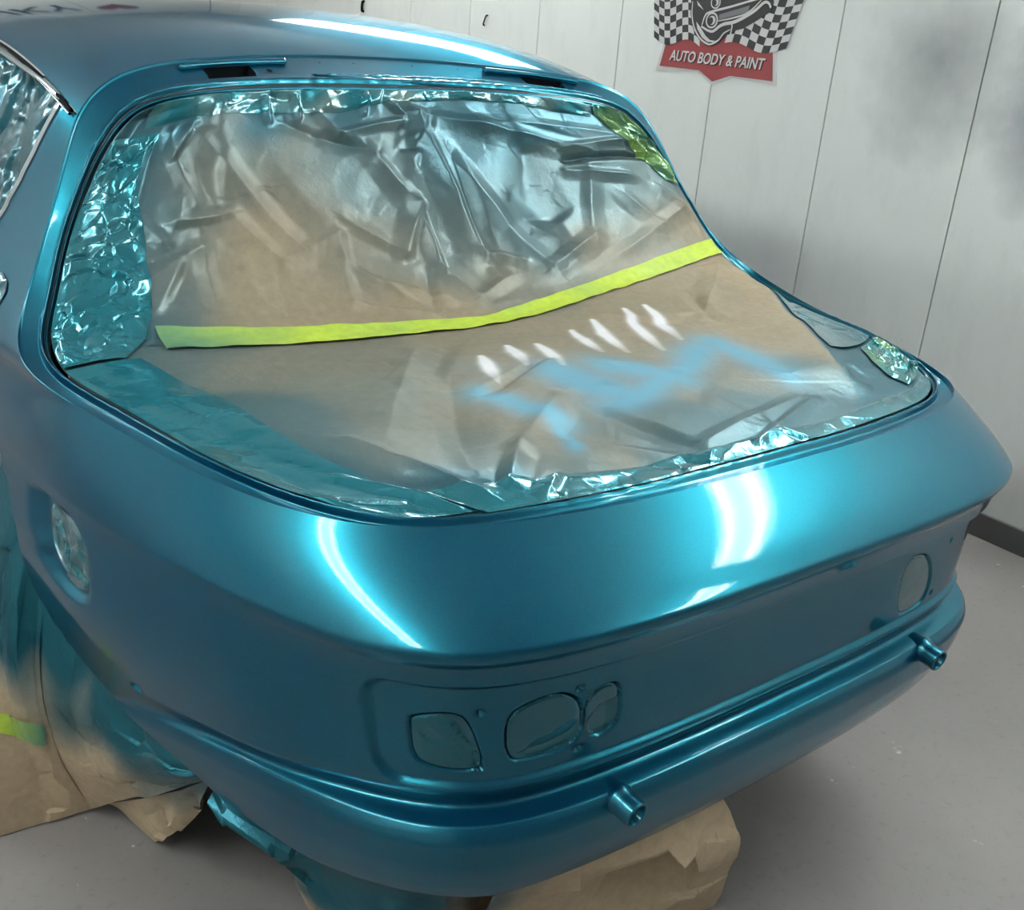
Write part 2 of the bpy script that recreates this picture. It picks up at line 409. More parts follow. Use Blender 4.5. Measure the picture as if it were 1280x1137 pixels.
# resample each section uniformly by length to keep the rounding radius even
NVT = 340
def resample(G, n):
    d = np.linalg.norm(np.diff(G, axis=0), axis=2); s = np.vstack([np.zeros(G.shape[1]), np.cumsum(d, 0)])
    out = np.empty((n, G.shape[1], 3))
    for i in range(G.shape[1]):
        t = np.linspace(0, s[-1, i], n)
        for k in range(3): out[:, i, k] = np.interp(t, s[:, i], G[:, i, k])
    return out, s
# shoulder (NV1) and lower part resampled separately so columns beyond nF still meet row NV1-1
lowS, _ = resample(low[NV1 - 1:], NVT)
top = P1[:, :nF]
full = np.concatenate([top, lowS[1:]], 0)
full = vsmooth(full, 2)
# smooth along u as well, lightly, away from the ends
def usmooth(G, n):
    for _ in range(n):
        G[:, 1:-1] = (G[:, :-2] + 2 * G[:, 1:-1] + G[:, 2:]) / 4
    return G
full = usmooth(full, 6)
full[0] = Bu[:nF]
# ---- the pressed recess of the tail panel, lamp holes and other pressings: displace along the surface normal
def grid_normals(G):
    du = np.gradient(G, axis=1); dv = np.gradient(G, axis=0)
    n = norm(np.cross(du, dv)); return n
nn = grid_normals(full); nn *= np.sign((nn * np.array([.5, -.8, .1])).sum(-1, keepdims=True))
sCol = vC                                                  # length along the crease for every column
S_END = sC[near(Cd, (.689, .135, .76))]
def rrect(s, z, s0, s1, z0, z1, r):
    cx, cz = (s0 + s1) / 2, (z0 + z1) / 2; hx, hz = (s1 - s0) / 2 - r, (z1 - z0) / 2 - r
    dx = np.abs(s - cx) - hx; dz = np.abs(z - cz) - hz
    return np.hypot(np.maximum(dx, 0), np.maximum(dz, 0)) + np.minimum(np.maximum(dx, dz), 0) - r
def poly_sd(s, z, pts):
    """signed distance to a closed polygon (negative inside)"""
    pts = np.asarray(pts, float); d = np.full(s.shape, 1e9); ins = np.zeros(s.shape, bool)
    for (x0, y0), (x1, y1) in zip(pts, np.roll(pts, -1, 0)):
        ex, ey = x1 - x0, y1 - y0; wx, wy = s - x0, z - y0
        t = np.clip((wx * ex + wy * ey) / (ex * ex + ey * ey), 0, 1)
        d = np.minimum(d, np.hypot(wx - t * ex, wy - t * ey))
        c = ((y0 <= z) != (y1 <= z))
        with np.errstate(divide='ignore', invalid='ignore'):
            xi = x0 + (z - y0) / (y1 - y0 if y1 != y0 else 1e-12) * ex
        ins ^= c & (s < xi)
    return np.where(ins, -d, d)
def smooth_poly(pts, n=2):
    P = np.asarray(pts, float)
    for _ in range(n):
        Q = np.roll(P, -1, 0); P = np.stack([.75 * P + .25 * Q, .25 * P + .75 * Q], 1).reshape(-1, 2)
    return P
SS = np.broadcast_to(sCol[None, :], full.shape[:2]); ZZ = full[..., 2]
lowmask = (np.arange(full.shape[0])[:, None] > NV1 + 4)
RZ0, RZ1 = .533, .703
sd = rrect(SS, ZZ, -S_END, S_END, RZ0, RZ1, .05)
tw = .0095 + .0075 * sstep(.56, .67, ZZ)              # the upper wall of the recess is a softer slope than the ledge below
dep = (.0095 + .002 * sstep(.54, .69, ZZ)) * (1 - sstep(-1, .05, sd / tw)) * lowmask * (ZZ > .47)
# lamp holes in the recess (s, z), fuel recess in the left flank (y, z), small fixing holes
LAMP_L = {'outer': [(.686, .629), (.676, .641), (.61, .652), (.589, .627), (.576, .588), (.573, .569), (.584, .56), (.613, .557), (.657, .562), (.686, .572)],
          'middle': [(.534, .566), (.538, .63), (.515, .652), (.458, .663), (.428, .647), (.414, .628), (.41, .594), (.424, .568), (.461, .563), (.493, .564)],
          'inner': [(.404, .579), (.412, .627), (.399, .646), (.375, .655), (.356, .647), (.346, .590), (.362, .572), (.385, .57)]}
LAMP_R = {'inner': [(.290, .552), (.262, .672), (.330, .664), (.374, .630), (.400, .580), (.388, .548), (.348, .545)],
          'outer': LAMP_L['outer']}
FUEL_OUT = smooth_poly([(.822, .695), (.806, .708), (.743, .714), (.665, .712), (.625, .683), (.611, .64), (.618, .592), (.648, .574), (.712, .570), (.775, .587), (.81, .634)])
FUEL_IN = smooth_poly([(.772, .700), (.727, .706), (.652, .705), (.628, .667), (.633, .608), (.656, .594), (.70, .597), (.747, .613), (.769, .648)])
dep2 = np.zeros(full.shape[:2])
FIX_HOLES = [(.576, .648), (.578, .563), (.424, .659), (.415, .56)]
def lamp_dep(d):
    q = np.zeros(full.shape[:2])
    for pl in d.values(): q = np.maximum(q, .008 * (1 - sstep(-.0012, .0012, poly_sd(SS, ZZ, smooth_poly(pl, 2)))))
    for (hs, hz) in FIX_HOLES: q = np.maximum(q, .007 * (1 - sstep(.0045, .0065, np.hypot(SS - hs, ZZ - hz))))
    return q * lowmask * (ZZ > .47)
depL, depR = lamp_dep(LAMP_L), lamp_dep(LAMP_R)
flank = (full[..., 0] > .7) * lowmask
fsd = poly_sd(full[..., 1], ZZ, FUEL_OUT)
depL = depL + flank * .013 * (1 - sstep(-.013, .0015, fsd))
depL = depL + flank * .012 * (1 - sstep(.006, .009, np.hypot((full[..., 1] - .549) * .8, ZZ - .472)))
full = full - nn * dep[..., None]
full_L = full - nn * depL[..., None]; full = full - nn * depR[..., None]
# upper shoulder joins the columns beyond nF
P1f = P1.copy(); P1f[:, :nF] = full[:NV1]
VIS = full                                                  # (rows, nF, 3) right half; left half is its mirror

# window opening cut out of the side (y, z polygon)
WIN = [(1.195, 1.243), (1.30, 1.262), (1.6, 1.296), (1.95, 1.318), (2.3, 1.325), (2.3, .945), (1.36, .945), (1.285, .955), (1.25, .985), (1.228, 1.06), (1.205, 1.16)]
# wheel arch (y, z): removed where inside
ARCH = [(1.75, .0), (1.75, .30), (1.68, .52), (1.54, .68)] + [tuple(p) for p in bs([(1.34, .765), (1.12, .745), (1.0, .69), (.935, .63), (.888, .54), (.85, .475), (.79, .432), (.70, .412), (.60, .392), (.52, .382), (.45, .366), (.405, .335)], np.linspace(0, 1, 30))] + [(.405, .0)]

def half_to_mesh(G, keep):
    """right half grid -> mirrored pair of vertex and face arrays welded on the centre line"""
    nr, nc = G.shape[:2]
    M = full_L[:, ::-1].copy(); M[..., 0] *= -1
    W = np.concatenate([M, G[:, 1:]], 1)
    k = np.concatenate([keep[:, ::-1], keep], 1)
    return W, k
def face_centres(G): return (G[:-1, :-1] + G[1:, :-1] + G[:-1, 1:] + G[1:, 1:]) / 4

car = empty('car', (0, .9, 0), 'teal metallic fastback car body in a paint booth, glass and lamps masked off', 'car')
# lower stack of rows (tail + flank)
fc = face_centres(full)
keepA = np.ones(fc.shape[:2], bool)
arch_in = (poly_sd(fc[..., 1], fc[..., 2], ARCH) < 0) & (fc[..., 0] > .6)
win_in = (poly_sd(fc[..., 1], fc[..., 2], WIN) < 0) & (fc[..., 0] > .55)
keepA &= ~arch_in & ~win_in
def snap_edge(G, removed, poly, sel):
    """slide grid points on the rim of a cut onto the cutting outline (y, z)"""
    nr, nc = G.shape[:2]
    r = np.zeros((nr, nc), int); k = np.zeros((nr, nc), int)
    for di in (0, 1):
        for dj in (0, 1):
            r[di:nr - 1 + di, dj:nc - 1 + dj] += removed; k[di:nr - 1 + di, dj:nc - 1 + dj] += ~removed
    rim = (r > 0) & (k > 0) & sel(G)
    P = np.asarray(poly, float); Q = np.roll(P, -1, 0)
    for i, j in zip(*np.nonzero(rim)):
        p = G[i, j, 1:]; e = Q - P; t = np.clip(((p - P) * e).sum(1) / (e * e).sum(1), 0, 1)
        c = P + t[:, None] * e; b_ = np.argmin(((c - p) ** 2).sum(1))
        if ((c[b_] - p) ** 2).sum() < .03 ** 2: G[i, j, 1:] = c[b_]
snap_edge(full_L, arch_in, ARCH, lambda G: G[..., 0] > .6)
snap_edge(full, arch_in, ARCH, lambda G: G[..., 0] > .6)
WA, kA = half_to_mesh(full, keepA)
# upper part beyond nF (pillar side)
Gx = P1f[:, nF - 1:]
fc2 = face_centres(Gx); winB = (poly_sd(fc2[..., 1], fc2[..., 2], WIN) < 0) & (fc2[..., 0] > .55); snap_edge(Gx, winB, WIN, lambda G: G[..., 0] > .5)
keepB = ~((poly_sd(fc2[..., 1], fc2[..., 2], WIN) < 0) & (fc2[..., 0] > .55))
VA = WA.reshape(-1, 3); FA = grid_faces(*WA.shape[:2], mask=kA)
Vx = Gx.reshape(-1, 3); Fx = grid_faces(*Gx.shape[:2], mask=keepB)
Vm = Vx * np.array([-1, 1, 1])
V = np.vstack([VA, Vx, Vm]); F = np.vstack([FA, Fx + len(VA), Fx[:, ::-1] + len(VA) + len(Vx)])
# weld the shared column
key = np.round(V, 5); _, first, inv = np.unique(key, axis=0, return_index=True, return_inverse=True)
inv = inv.ravel()
F = first[inv][F]; V, F, _ = compact(V, F)
body = mesh_np('body_shell', V, F, PAINT, car)

# roof panel: height field over the area ahead of the hatch and between the drip rails
def roof_pts(a, y):
    """a in [-1,1] across, y forward -> x,z"""
    yk = [1.05, 1.109, 1.35, 1.58, 2.0, 2.6, 3.4]
    xg = keymap(y, yk, [.664, .6588, .6565, .655, .652, .64, .60])
    g = keymap(y, yk, [1.215, 1.2267, 1.277, 1.306, 1.332, 1.335, 1.29])
    h = keymap(y, yk, [.100, .104, .107, .100, .078, .065, .055])
    p = keymap(y, yk, [5.2, 5.0, 4.0, 3.4, 3.0, 2.8, 2.6])
    return a * xg, g + h * (1 - np.abs(a) ** p)
NA, NB = 241, 130
itop = np.arange(iseam, len(Bd)); Bt = Bd[itop][::-1]      # from centre out to the seam
sBt = arclen(Bt); xh = at_len(Bt, sBt, np.linspace(0, sBt[-1], NA // 2 + 1))
Bt_full = np.vstack([xh[::-1] * np.array([-1, 1, 1]), xh[1:]])
bb = np.linspace(0, 1, NB) ** 1.5
R_ = np.zeros((NB, NA, 3))
a_edge = Bt_full[:, 0] / .6588
for j, b_ in enumerate(bb):
    y = Bt_full[:, 1] * (1 - b_) + 3.4 * b_
    x, z = roof_pts(np.clip(a_edge, -1, 1), y)
    ex = Bt_full[:, 0]; 
    blend = sstep(0, .12, b_)
    y0 = Bt_full[:, 1]; x0, z0 = roof_pts(np.clip(a_edge, -1, 1), y0)
    dz = (Bt_full[:, 2] - z0) * np.exp(-(y - y0) / .22); dx = (Bt_full[:, 0] - x0) * np.exp(-(y - y0) / .3)
    R_[j] = np.stack([x + dx, y, z + dz], 1)
roof = mesh_np('roof_panel', R_.reshape(-1, 3), grid_faces(NB, NA), PAINT, car)

# hatch channel: from outer edge B inwards to gasket lip A, full loop
NL = 900
def half_pairs(n):
    """matched points of B and A round half the opening by normalised key lengths"""
    keyB = [(0, .073, .8619), (.44, .10, .86), (.655, .225, .858), (.7764, .563, .865), (.8417, .868, .898), (.80, .965, .955), (.694, 1.0725, 1.1514), (.61, 1.13, 1.273), (.43, 1.184, 1.315), (0, 1.252, 1.330)]
    keyA = [(0, .1373, .85), (.42, .15, .853), (.610, .222, .860), (.7389, .5238, .8765), (.803, .835, .893), (.775, .93, .95), (.66, 1.045, 1.145), (.575, 1.082, 1.242), (.42, 1.10, 1.273), (0, 1.1263, 1.284)]
    kb = [sB[near(Bd, q)] for q in keyB]; ka = [sA[near(Ad, q)] for q in keyA]
    kb[0] = ka[0] = 0; kb[-1] = sB[-1]; ka[-1] = sA[-1]
    t = np.linspace(0, sB[-1], n)
    return at_len(Bd, sB, t), at_len(Ad, sA, keymap(t, kb, ka))
hb, ha = half_pairs(NL)
def full_loop(h): return np.vstack([h[::-1] * np.array([-1, 1, 1]), h[1:-1]])
LB, LA = full_loop(hb), full_loop(ha)       # closed loops (top centre ... rear centre ... back)
tl = norm(np.roll(LB, -1, 0) - np.roll(LB, 1, 0)); cr = LA - LB
nl = norm(np.cross(tl, cr)); nl *= np.sign((nl * np.array([0, -.5, .85])).sum(1, keepdims=True))
for _ in range(30): nl = norm(np.roll(nl, 1, 0) + 2 * nl + np.roll(nl, -1, 0))
bump1 = np.array([mnoise.noise(Vector(p * 55)) for p in LA]) * .0012
kdeep = .22 + .63 * (1 - sstep(.88, .96, LB[:, 2]))           # the trough is deep round the deck, shallow on pillars and roof
prof = [(-.03, -.004), (0, 0.0), (.008, -.0002), (.02, -.0016), (.035, -.0052), (.05, -.0095), (.065, -.0122), (.085, -.0133), (.11, -.0135), (.29, -.0135), (.31, -.0135), (.45, -.0135), (.58, -.0135), (.60, -.0135), (.66, -.0135), (.70, -.0125), (.72, -.010), (.74, -.0055), (.76, -.0015), (.78, .000), (.80, .0010), (.82, .0008), (.84, -.0010), (.86, -.0045), (.88, -.0075), (.90, -.0085), (.95, -.0075), (.99, -.006), (1.01, -.010), (1.012, -.020)]
rows = []
for v, d in prof:
    dd = d * np.where(v < .72, kdeep, 1.0) if v < .72 else d * (kdeep if .72 <= v < .76 else 1.0)
    rows.append(LB + cr * v + nl * (dd + (bump1 if .7 < v < .9 else 0 * bump1))[:, None])
Gc = np.array(rows)
# rear shelf of the channel sits flush with the tail edge
nr, nc = Gc.shape[:2]
idx = np.arange(nr * nc).reshape(nr, nc); idn = np.roll(idx, -1, 1)
Fc = np.stack([idx[:-1], idn[:-1], idn[1:], idx[1:]], -1).reshape(-1, 4)
cf = Gc.reshape(-1, 3)[Fc].mean(1); vf = np.repeat((np.array([p[0] for p in prof][:-1]) + np.array([p[0] for p in prof][1:])) / 2, nc)
slot = (cf[:, 1] > 1.08) & (np.abs(cf[:, 0]) > .318) & (np.abs(cf[:, 0]) < .418) & (vf > .30) & (vf < .66)
chan = mesh_np('hatch_channel', Gc.reshape(-1, 3), Fc[~slot], PAINT, car)
GASK = simple('gasket_gap', (.004, .02, .028), .35, coat=.6)
gr = []
for v, d in [(.885, -.007), (.905, -.0055), (.93, -.006), (.945, -.0085)]:
    gr.append(LB + cr * v + nl * d)
Gg = np.array(gr); nr, nc = Gg.shape[:2]; idx = np.arange(nr * nc).reshape(nr, nc); idn = np.roll(idx, -1, 1)
fl_ = np.array([LB + cr * v + nl * d for v, d in ((1.014, -.0202), (1.03, -.045), (1.10, -.062), (1.45, -.070))]); n4, nc4 = fl_.shape[:2]; id4 = np.arange(n4 * nc4).reshape(n4, nc4); in4 = np.roll(id4, -1, 1)
mesh_np('gap_shade_band', fl_.reshape(-1, 3), np.stack([id4[:-1], in4[:-1], in4[1:], id4[1:]], -1).reshape(-1, 4), DARK, car)  # black band added below the paper edge to put shade in the gap
mesh_np('hatch_seal', Gg.reshape(-1, 3), np.stack([idx[:-1], idn[:-1], idn[1:], idx[1:]], -1).reshape(-1, 4), GASK, car)
# ------------------------------------------------------------------ masking over the hatch opening
# reference surface of the opening: Coons patch of the gasket line, a across (left 0, right 1), t from roof edge 0 to tail edge 1
i_tl = near(Ad, (.5689, 1.084, 1.2430)); i_rl = near(Ad, (.612, .224, .860))
def sub(i, j, n=200):
    P = Ad[min(i, j):max(i, j) + 1]; s = arclen(P); Q = at_len(P, s, np.linspace(0, s[-1], n))
    return Q if i < j else Q[::-1]
SIDE = sub(i_tl, i_rl)                      # right side, top corner -> rear corner
TOPH = sub(len(Ad) - 1, i_tl)               # centre -> top corner
REARH = sub(0, i_rl)                        # centre -> rear corner
MIR = np.array([-1, 1, 1])
TOPC = np.vstack([TOPH[::-1] * MIR, TOPH[1:]]); REARC = np.vstack([REARH[::-1] * MIR, REARH[1:]])
def par(P, x):
    x = np.clip(x, 0, 1) * (len(P) - 1); i = np.minimum(x.astype(int), len(P) - 2); f = (x - i)[..., None]
    return P[i] * (1 - f) + P[i + 1] * f
def coons(a, t):
    """a, t arrays -> base points just inside the gasket lip"""
    a = 0.0025 + .995 * np.clip(a, 0, 1); t = .003 + .994 * np.clip(t, 0, 1)
    L_, R_2 = par(SIDE * MIR, t), par(SIDE, t); T_, B_ = par(TOPC, a), par(REARC, a)
    A1, T1 = a[..., None], t[..., None]
    c00, c10, c01, c11 = TOPC[0], TOPC[-1], REARC[0], REARC[-1]
    P = (1 - T1) * T_ + T1 * B_ + (1 - A1) * L_ + A1 * R_2 - ((1 - A1) * (1 - T1) * c00 + A1 * (1 - T1) * c10 + (1 - A1) * T1 * c01 + A1 * T1 * c11)
    P = P * np.array([.9945, .9945, 1]) + np.array([0, .62 * .0055, -.008])
    return P
_a, _t = np.meshgrid(np.linspace(0, 1, 201), np.linspace(0, 1, 201))
_P = coons(_a, _t)
_n = norm(np.cross(np.gradient(_P, axis=1), np.gradient(_P, axis=0))); _n *= np.sign(_n[..., 2:3] + 1e-9)
for _ in range(40):
    _n[1:-1, 1:-1] = _n[1:-1, 1:-1] + .5 * (_n[:-2, 1:-1] + _n[2:, 1:-1] + _n[1:-1, :-2] + _n[1:-1, 2:]); _n = norm(_n)
def interp2(G, a, t):
    n = G.shape[0] - 1
    x = np.clip(a, 0, 1) * n; y = np.clip(t, 0, 1) * n
    i = np.minimum(x.astype(int), n - 1); j = np.minimum(y.astype(int), n - 1); fx = x - i; fy = y - j
    if G.ndim == 3: fx = fx[..., None]; fy = fy[..., None]
    return (G[j, i] * (1 - fx) + G[j, i + 1] * fx) * (1 - fy) + (G[j + 1, i] * (1 - fx) + G[j + 1, i + 1] * fx) * fy
#--SHEETS
CREASES = [ (0.497, 0.055, 0.54, 0.317, 14, 3.5), (0.523, 0.095, 0.636, 0.374, 10, 5), (0.636, 0.374, 0.743, 0.305, 8, 3), (0.497, 0.055, 0.821, 0.124, 9, 3.5), (0.743, 0.305, 0.807, 0.147, 5, 3), (0.543, 0.135, 0.556, 0.351, -9, 3), (0.54, 0.317, 0.6, 0.355, 6, 2), (0.405, 0.128, 0.466, 0.23, 8, 3), (0.466, 0.23, 0.429, 0.317, 10, 2.5), (0.465, 0.232, 0.474, 0.354, 11, 2), (0.474, 0.354, 0.498, 0.41, 8, 2), (0.429, 0.317, 0.35, 0.245, 6, 2.5), (0.45, 0.355, 0.43, 0.435, -8, 2), (0.321, 0.1, 0.405, 0.128, -7, 2.5), (0.141, 0.09, 0.282, 0.279, 9, 4), (0.095, 0.07, 0.153, 0.199, -6, 2), (0.131, 0.19, 0.123, 0.258, 8, 3), (0.195, 0.224, 0.124, 0.23, 6, 2), (0.195, 0.227, 0.258, 0.309, 7, 3), (0.258, 0.309, 0.339, 0.27, 6, 2.5), (0.339, 0.27, 0.331, 0.403, 8, 3), (0.331, 0.403, 0.42, 0.454, 6, 2), (0.106, 0.305, 0.17, 0.265, 7, 3), (0.16, 0.251, 0.176, 0.358, -5, 2), (0.358, 0.344, 0.42, 0.443, 7, 2), (0.76, 0.144, 0.965, 0.115, -13, 1.3), (0.761, 0.122, 0.997, 0.074, 7, 1.6), (0.753, 0.169, 0.887, 0.174, 6, 2), (0.735, 0.37, 0.993, 0.226, 5, 3), (0.993, 0.226, 0.989, 0.295, 5, 2), (0.622, 0.069, 0.964, 0.08, 5, 3), (0.223, 0.014, 0.241, 0.069, 6, 1.2), (0.277, 0.015, 0.29, 0.062, 7, 1.2), (0.407, 0.01, 0.4, 0.059, 7, 1.2), (0.32, 0.055, 0.355, 0.095, 7, 1.5), (0.355, 0.095, 0.469, 0.071, 6, 1.6), (0.26, 0.07, 0.321, 0.1, -5, 2), (0.445, 0.029, 0.471, 0.059, 9, 1.2), (0.121, 0.059, 0.108, 0.113, 7, 2), (0.063, 0.092, 0.066, 0.185, 7, 2), (0.069, 0.199, 0.113, 0.256, 6, 2), (0.627, 0.23, 0.68, 0.311, -6, 4), (0.848, 0.215, 0.896, 0.285, 5, 3), (0.933, 0.191, 0.995, 0.255, 4, 2), (0.207, 0.321, 0.232, 0.408, 6, 2.2), (0.252, 0.403, 0.252, 0.315, -5, 1.6), (0.133, 0.296, 0.107, 0.37, 6, 2), (0.381, 0.378, 0.457, 0.413, 5, 1.8), (0.502, 0.417, 0.569, 0.38, 5, 2), (0.195, 0.949, 0.269, 0.871, 9, 2.2), (0.269, 0.871, 0.395, 0.775, 7, 3.5), (0.199, 0.892, 0.305, 0.689, -6, 4), (0.315, 0.736, 0.411, 0.687, -7, 2.2), (0.37, 0.715, 0.449, 0.682, 5, 2), (0.821, 0.49, 0.795, 0.592, -9, 3), (0.945, 0.385, 0.77, 0.583, 6, 3), (0.317, 0.878, 0.428, 0.966, 5, 3), (0.415, 0.837, 0.459, 0.945, -5, 3), (0.468, 0.949, 0.69, 0.891, 4, 3), (0.131, 0.789, 0.158, 0.956, 6, 3), (0.341, 0.553, 0.164, 0.804, 5, 6), (0.39, 0.541, 0.303, 0.658, -4, 3), (0.537, 0.98, 0.712, 0.902, 5, 2), (0.077, 0.866, 0.115, 0.977, 5, 2), (0.262, 0.946, 0.196, 0.998, 5, 1.5) ]
MIST = [ (0.116, 0.016, 0.9), (0.252, 0.019, 0.95), (0.37, 0.039, 0.9), (0.644, 0.01, 0.9), (0.815, 0.018, 0.85), (0.867, 0.052, 0.8), (0.141, 0.09, 0.5), (0.199, 0.08, 0.55), (0.264, 0.114, 0.45), (0.186, 0.162, 0.4), (0.243, 0.195, 0.3), (0.327, 0.115, 0.6), (0.324, 0.186, 0.45), (0.409, 0.102, 0.7), (0.422, 0.191, 0.6), (0.51, 0.15, 0.75), (0.606, 0.119, 0.75), (0.572, 0.229, 0.7), (0.653, 0.199, 0.7), (0.619, 0.291, 0.65), (0.72, 0.216, 0.65), (0.673, 0.328, 0.6), (0.834, 0.145, 0.65), (0.838, 0.233, 0.6), (0.92, 0.21, 0.6), (0.915, 0.284, 0.35), (0.963, 0.3, 0.15), (0.815, 0.338, 0.3), (0.721, 0.369, 0.3), (0.636, 0.399, 0.35), (0.545, 0.425, 0.3), (0.525, 0.365, 0.5), (0.499, 0.299, 0.55), (0.49, 0.24, 0.6), (0.424, 0.306, 0.4), (0.375, 0.36, 0.2), (0.347, 0.285, 0.35), (0.318, 0.255, 0.2), (0.285, 0.334, 0.12), (0.23, 0.273, 0.1), (0.205, 0.35, 0.1), (0.16, 0.301, 0.1), (0.132, 0.247, 0.08), (0.115, 0.32, 0.1), (0.149, 0.38, 0.15), (0.288, 0.411, 0.08), (0.382, 0.433, 0.08), (0.44, 0.447, 0.1), (0.12, 0.155, 0.5), (0.105, 0.126, 0.6), (0.094, 0.204, 0.6), (0.088, 0.289, 0.6), (0.12, 0.505, 0.5), (0.09, 0.519, 0.75), (0.132, 0.569, 0.4), (0.143, 0.635, 0.4), (0.211, 0.583, 0.35), (0.26, 0.576, 0.3), (0.328, 0.577, 0.3), (0.318, 0.666, 0.35), (0.197, 0.747, 0.4), (0.146, 0.748, 0.5), (0.102, 0.725, 0.7), (0.09, 0.665, 0.75), (0.09, 0.846, 0.8), (0.153, 0.848, 0.5), (0.216, 0.831, 0.4), (0.321, 0.727, 0.2), (0.166, 0.902, 0.75), (0.18, 0.93, 0.9), (0.101, 0.922, 0.95), (0.246, 0.892, 0.55), (0.299, 0.82, 0.25), (0.29, 0.912, 0.6), (0.349, 0.892, 0.35), (0.393, 0.865, 0.5), (0.445, 0.889, 0.6), (0.484, 0.931, 0.7), (0.585, 0.925, 0.75), (0.672, 0.91, 0.75), (0.742, 0.887, 0.7), (0.67, 0.827, 0.35), (0.766, 0.808, 0.15), (0.872, 0.62, 0.08), (0.948, 0.438, 0.05), (0.84, 0.486, 0.12), (0.817, 0.45, 0.1), (0.745, 0.654, 0.1), (0.679, 0.548, 0.12), (0.535, 0.568, 0.15), (0.47, 0.576, 0.15), (0.41, 0.583, 0.2), (0.45, 0.73, 0.25), (0.52, 0.731, 0.2), (0.646, 0.687, 0.15), (0.554, 0.833, 0.35), (0.373, 0.805, 0.3) ]
STRIPES = [ (0.386, 0.622, 0.357, 0.703), (0.439, 0.595, 0.415, 0.675), (0.48, 0.599, 0.45, 0.7), (0.565, 0.552, 0.534, 0.665), (0.61, 0.532, 0.57, 0.674), (0.674, 0.514, 0.626, 0.678), (0.713, 0.509, 0.675, 0.654) ]
BLUE = [ (0.314, 0.738, 0.339, 0.793, 2.6), (0.339, 0.793, 0.351, 0.833, 2.6), (0.346, 0.818, 0.32, 0.883, 1.6), (0.431, 0.707, 0.461, 0.793, 3.2), (0.493, 0.719, 0.569, 0.783, 3.6), (0.445, 0.813, 0.586, 0.761, 3), (0.586, 0.761, 0.678, 0.7, 3), (0.71, 0.677, 0.717, 0.791, 3.4), (0.71, 0.748, 0.719, 0.832, 2.6) ]
RIDGE = [ (0.997, 0.34), (0.997, 0.398), (0.987, 0.459), (0.925, 0.596), (0.849, 0.739), (0.805, 0.84), (0.792, 0.887), (0.774, 0.929) ]
MX, MY = 1.28, 1.12                          # metric size of the (a, t) square
def seg_d(x, y, x0, y0, x1, y1):
    ex, ey = x1 - x0, y1 - y0; q = ((x - x0) * ex + (y - y0) * ey) / max(ex * ex + ey * ey, 1e-9)
    qc = np.clip(q, 0, 1); dx, dy = x - x0 - qc * ex, y - y0 - qc * ey
    return np.hypot(dx, dy), q, np.sign(ex * dy - ey * dx)
def worley(x, y, n, seed, pad=.15):
    """distance to nearest of n scattered points, as conical facets"""
    r = np.random.default_rng(seed); x0, x1, y0, y1 = x.min() - pad, x.max() + pad, y.min() - pad, y.max() + pad
    px_, py_ = r.uniform(x0, x1, n), r.uniform(y0, y1, n)
    d = np.full(x.shape, 1e9)
    for a_, b_ in zip(px_, py_): d = np.minimum(d, np.hypot(x - a_, y - b_))
    return d
def facets(x, y, n, seed, slope=.5, pad=.1):
    """crumpled-paper relief: lower envelope of randomly tilted planes, one per scattered cell"""
    r = np.random.default_rng(seed); x0, x1, y0, y1 = x.min() - pad, x.max() + pad, y.min() - pad, y.max() + pad
    px_, py_ = r.uniform(x0, x1, n), r.uniform(y0, y1, n); gx, gy = r.normal(0, slope, n), r.normal(0, slope, n)
    d1 = np.full(x.shape, 1e9); d2 = np.full(x.shape, 1e9); h1 = np.zeros(x.shape); h2 = np.zeros(x.shape)
    for a_, b_, u_, v_ in zip(px_, py_, gx, gy):
        d = np.hypot(x - a_, y - b_); h = u_ * (x - a_) + v_ * (y - b_)
        c1 = d < d1; c2 = (~c1) & (d < d2)
        d2 = np.where(c1, d1, np.where(c2, d, d2)); h2 = np.where(c1, h1, np.where(c2, h, h2))
        d1 = np.where(c1, d, d1); h1 = np.where(c1, h, h1)
    w_ = .5 * np.clip(1 - (d2 - d1) / (.35 * np.sqrt((x1 - x0) * (y1 - y0) / n)), 0, 1)
    return h1 * (1 - w_) + h2 * w_
def fnoise(x, y, f, seed):
    r = np.random.default_rng(seed); h = np.zeros(x.shape)
    for _ in range(14):
        th = r.uniform(0, 6.283); k = f * r.uniform(.5, 1.6); h += np.sin(k * (x * np.cos(th) + y * np.sin(th)) * 6.283 + r.uniform(0, 6.283))
    return h / 14 ** .5
TAPE = np.array([(0.0, .405), (.095, .422), (.2, .450), (.28, .470), (.36, .483), (.44, .490), (.54, .472), (.66, .436), (.81, .388), (.95, .345), (1.0, .330)])
def tape_t(a): return keymap(np.clip(a, 0, 1), TAPE[:, 0], TAPE[:, 1])
def soft(h, n):
    """round the creases of a relief grid a little"""
    h = h.copy()
    for _ in range(n):
        h[1:-1] = (h[:-2] + 2 * h[1:-1] + h[2:]) / 4; h[:, 1:-1] = (h[:, :-2] + 2 * h[:, 1:-1] + h[:, 2:]) / 4
    return h
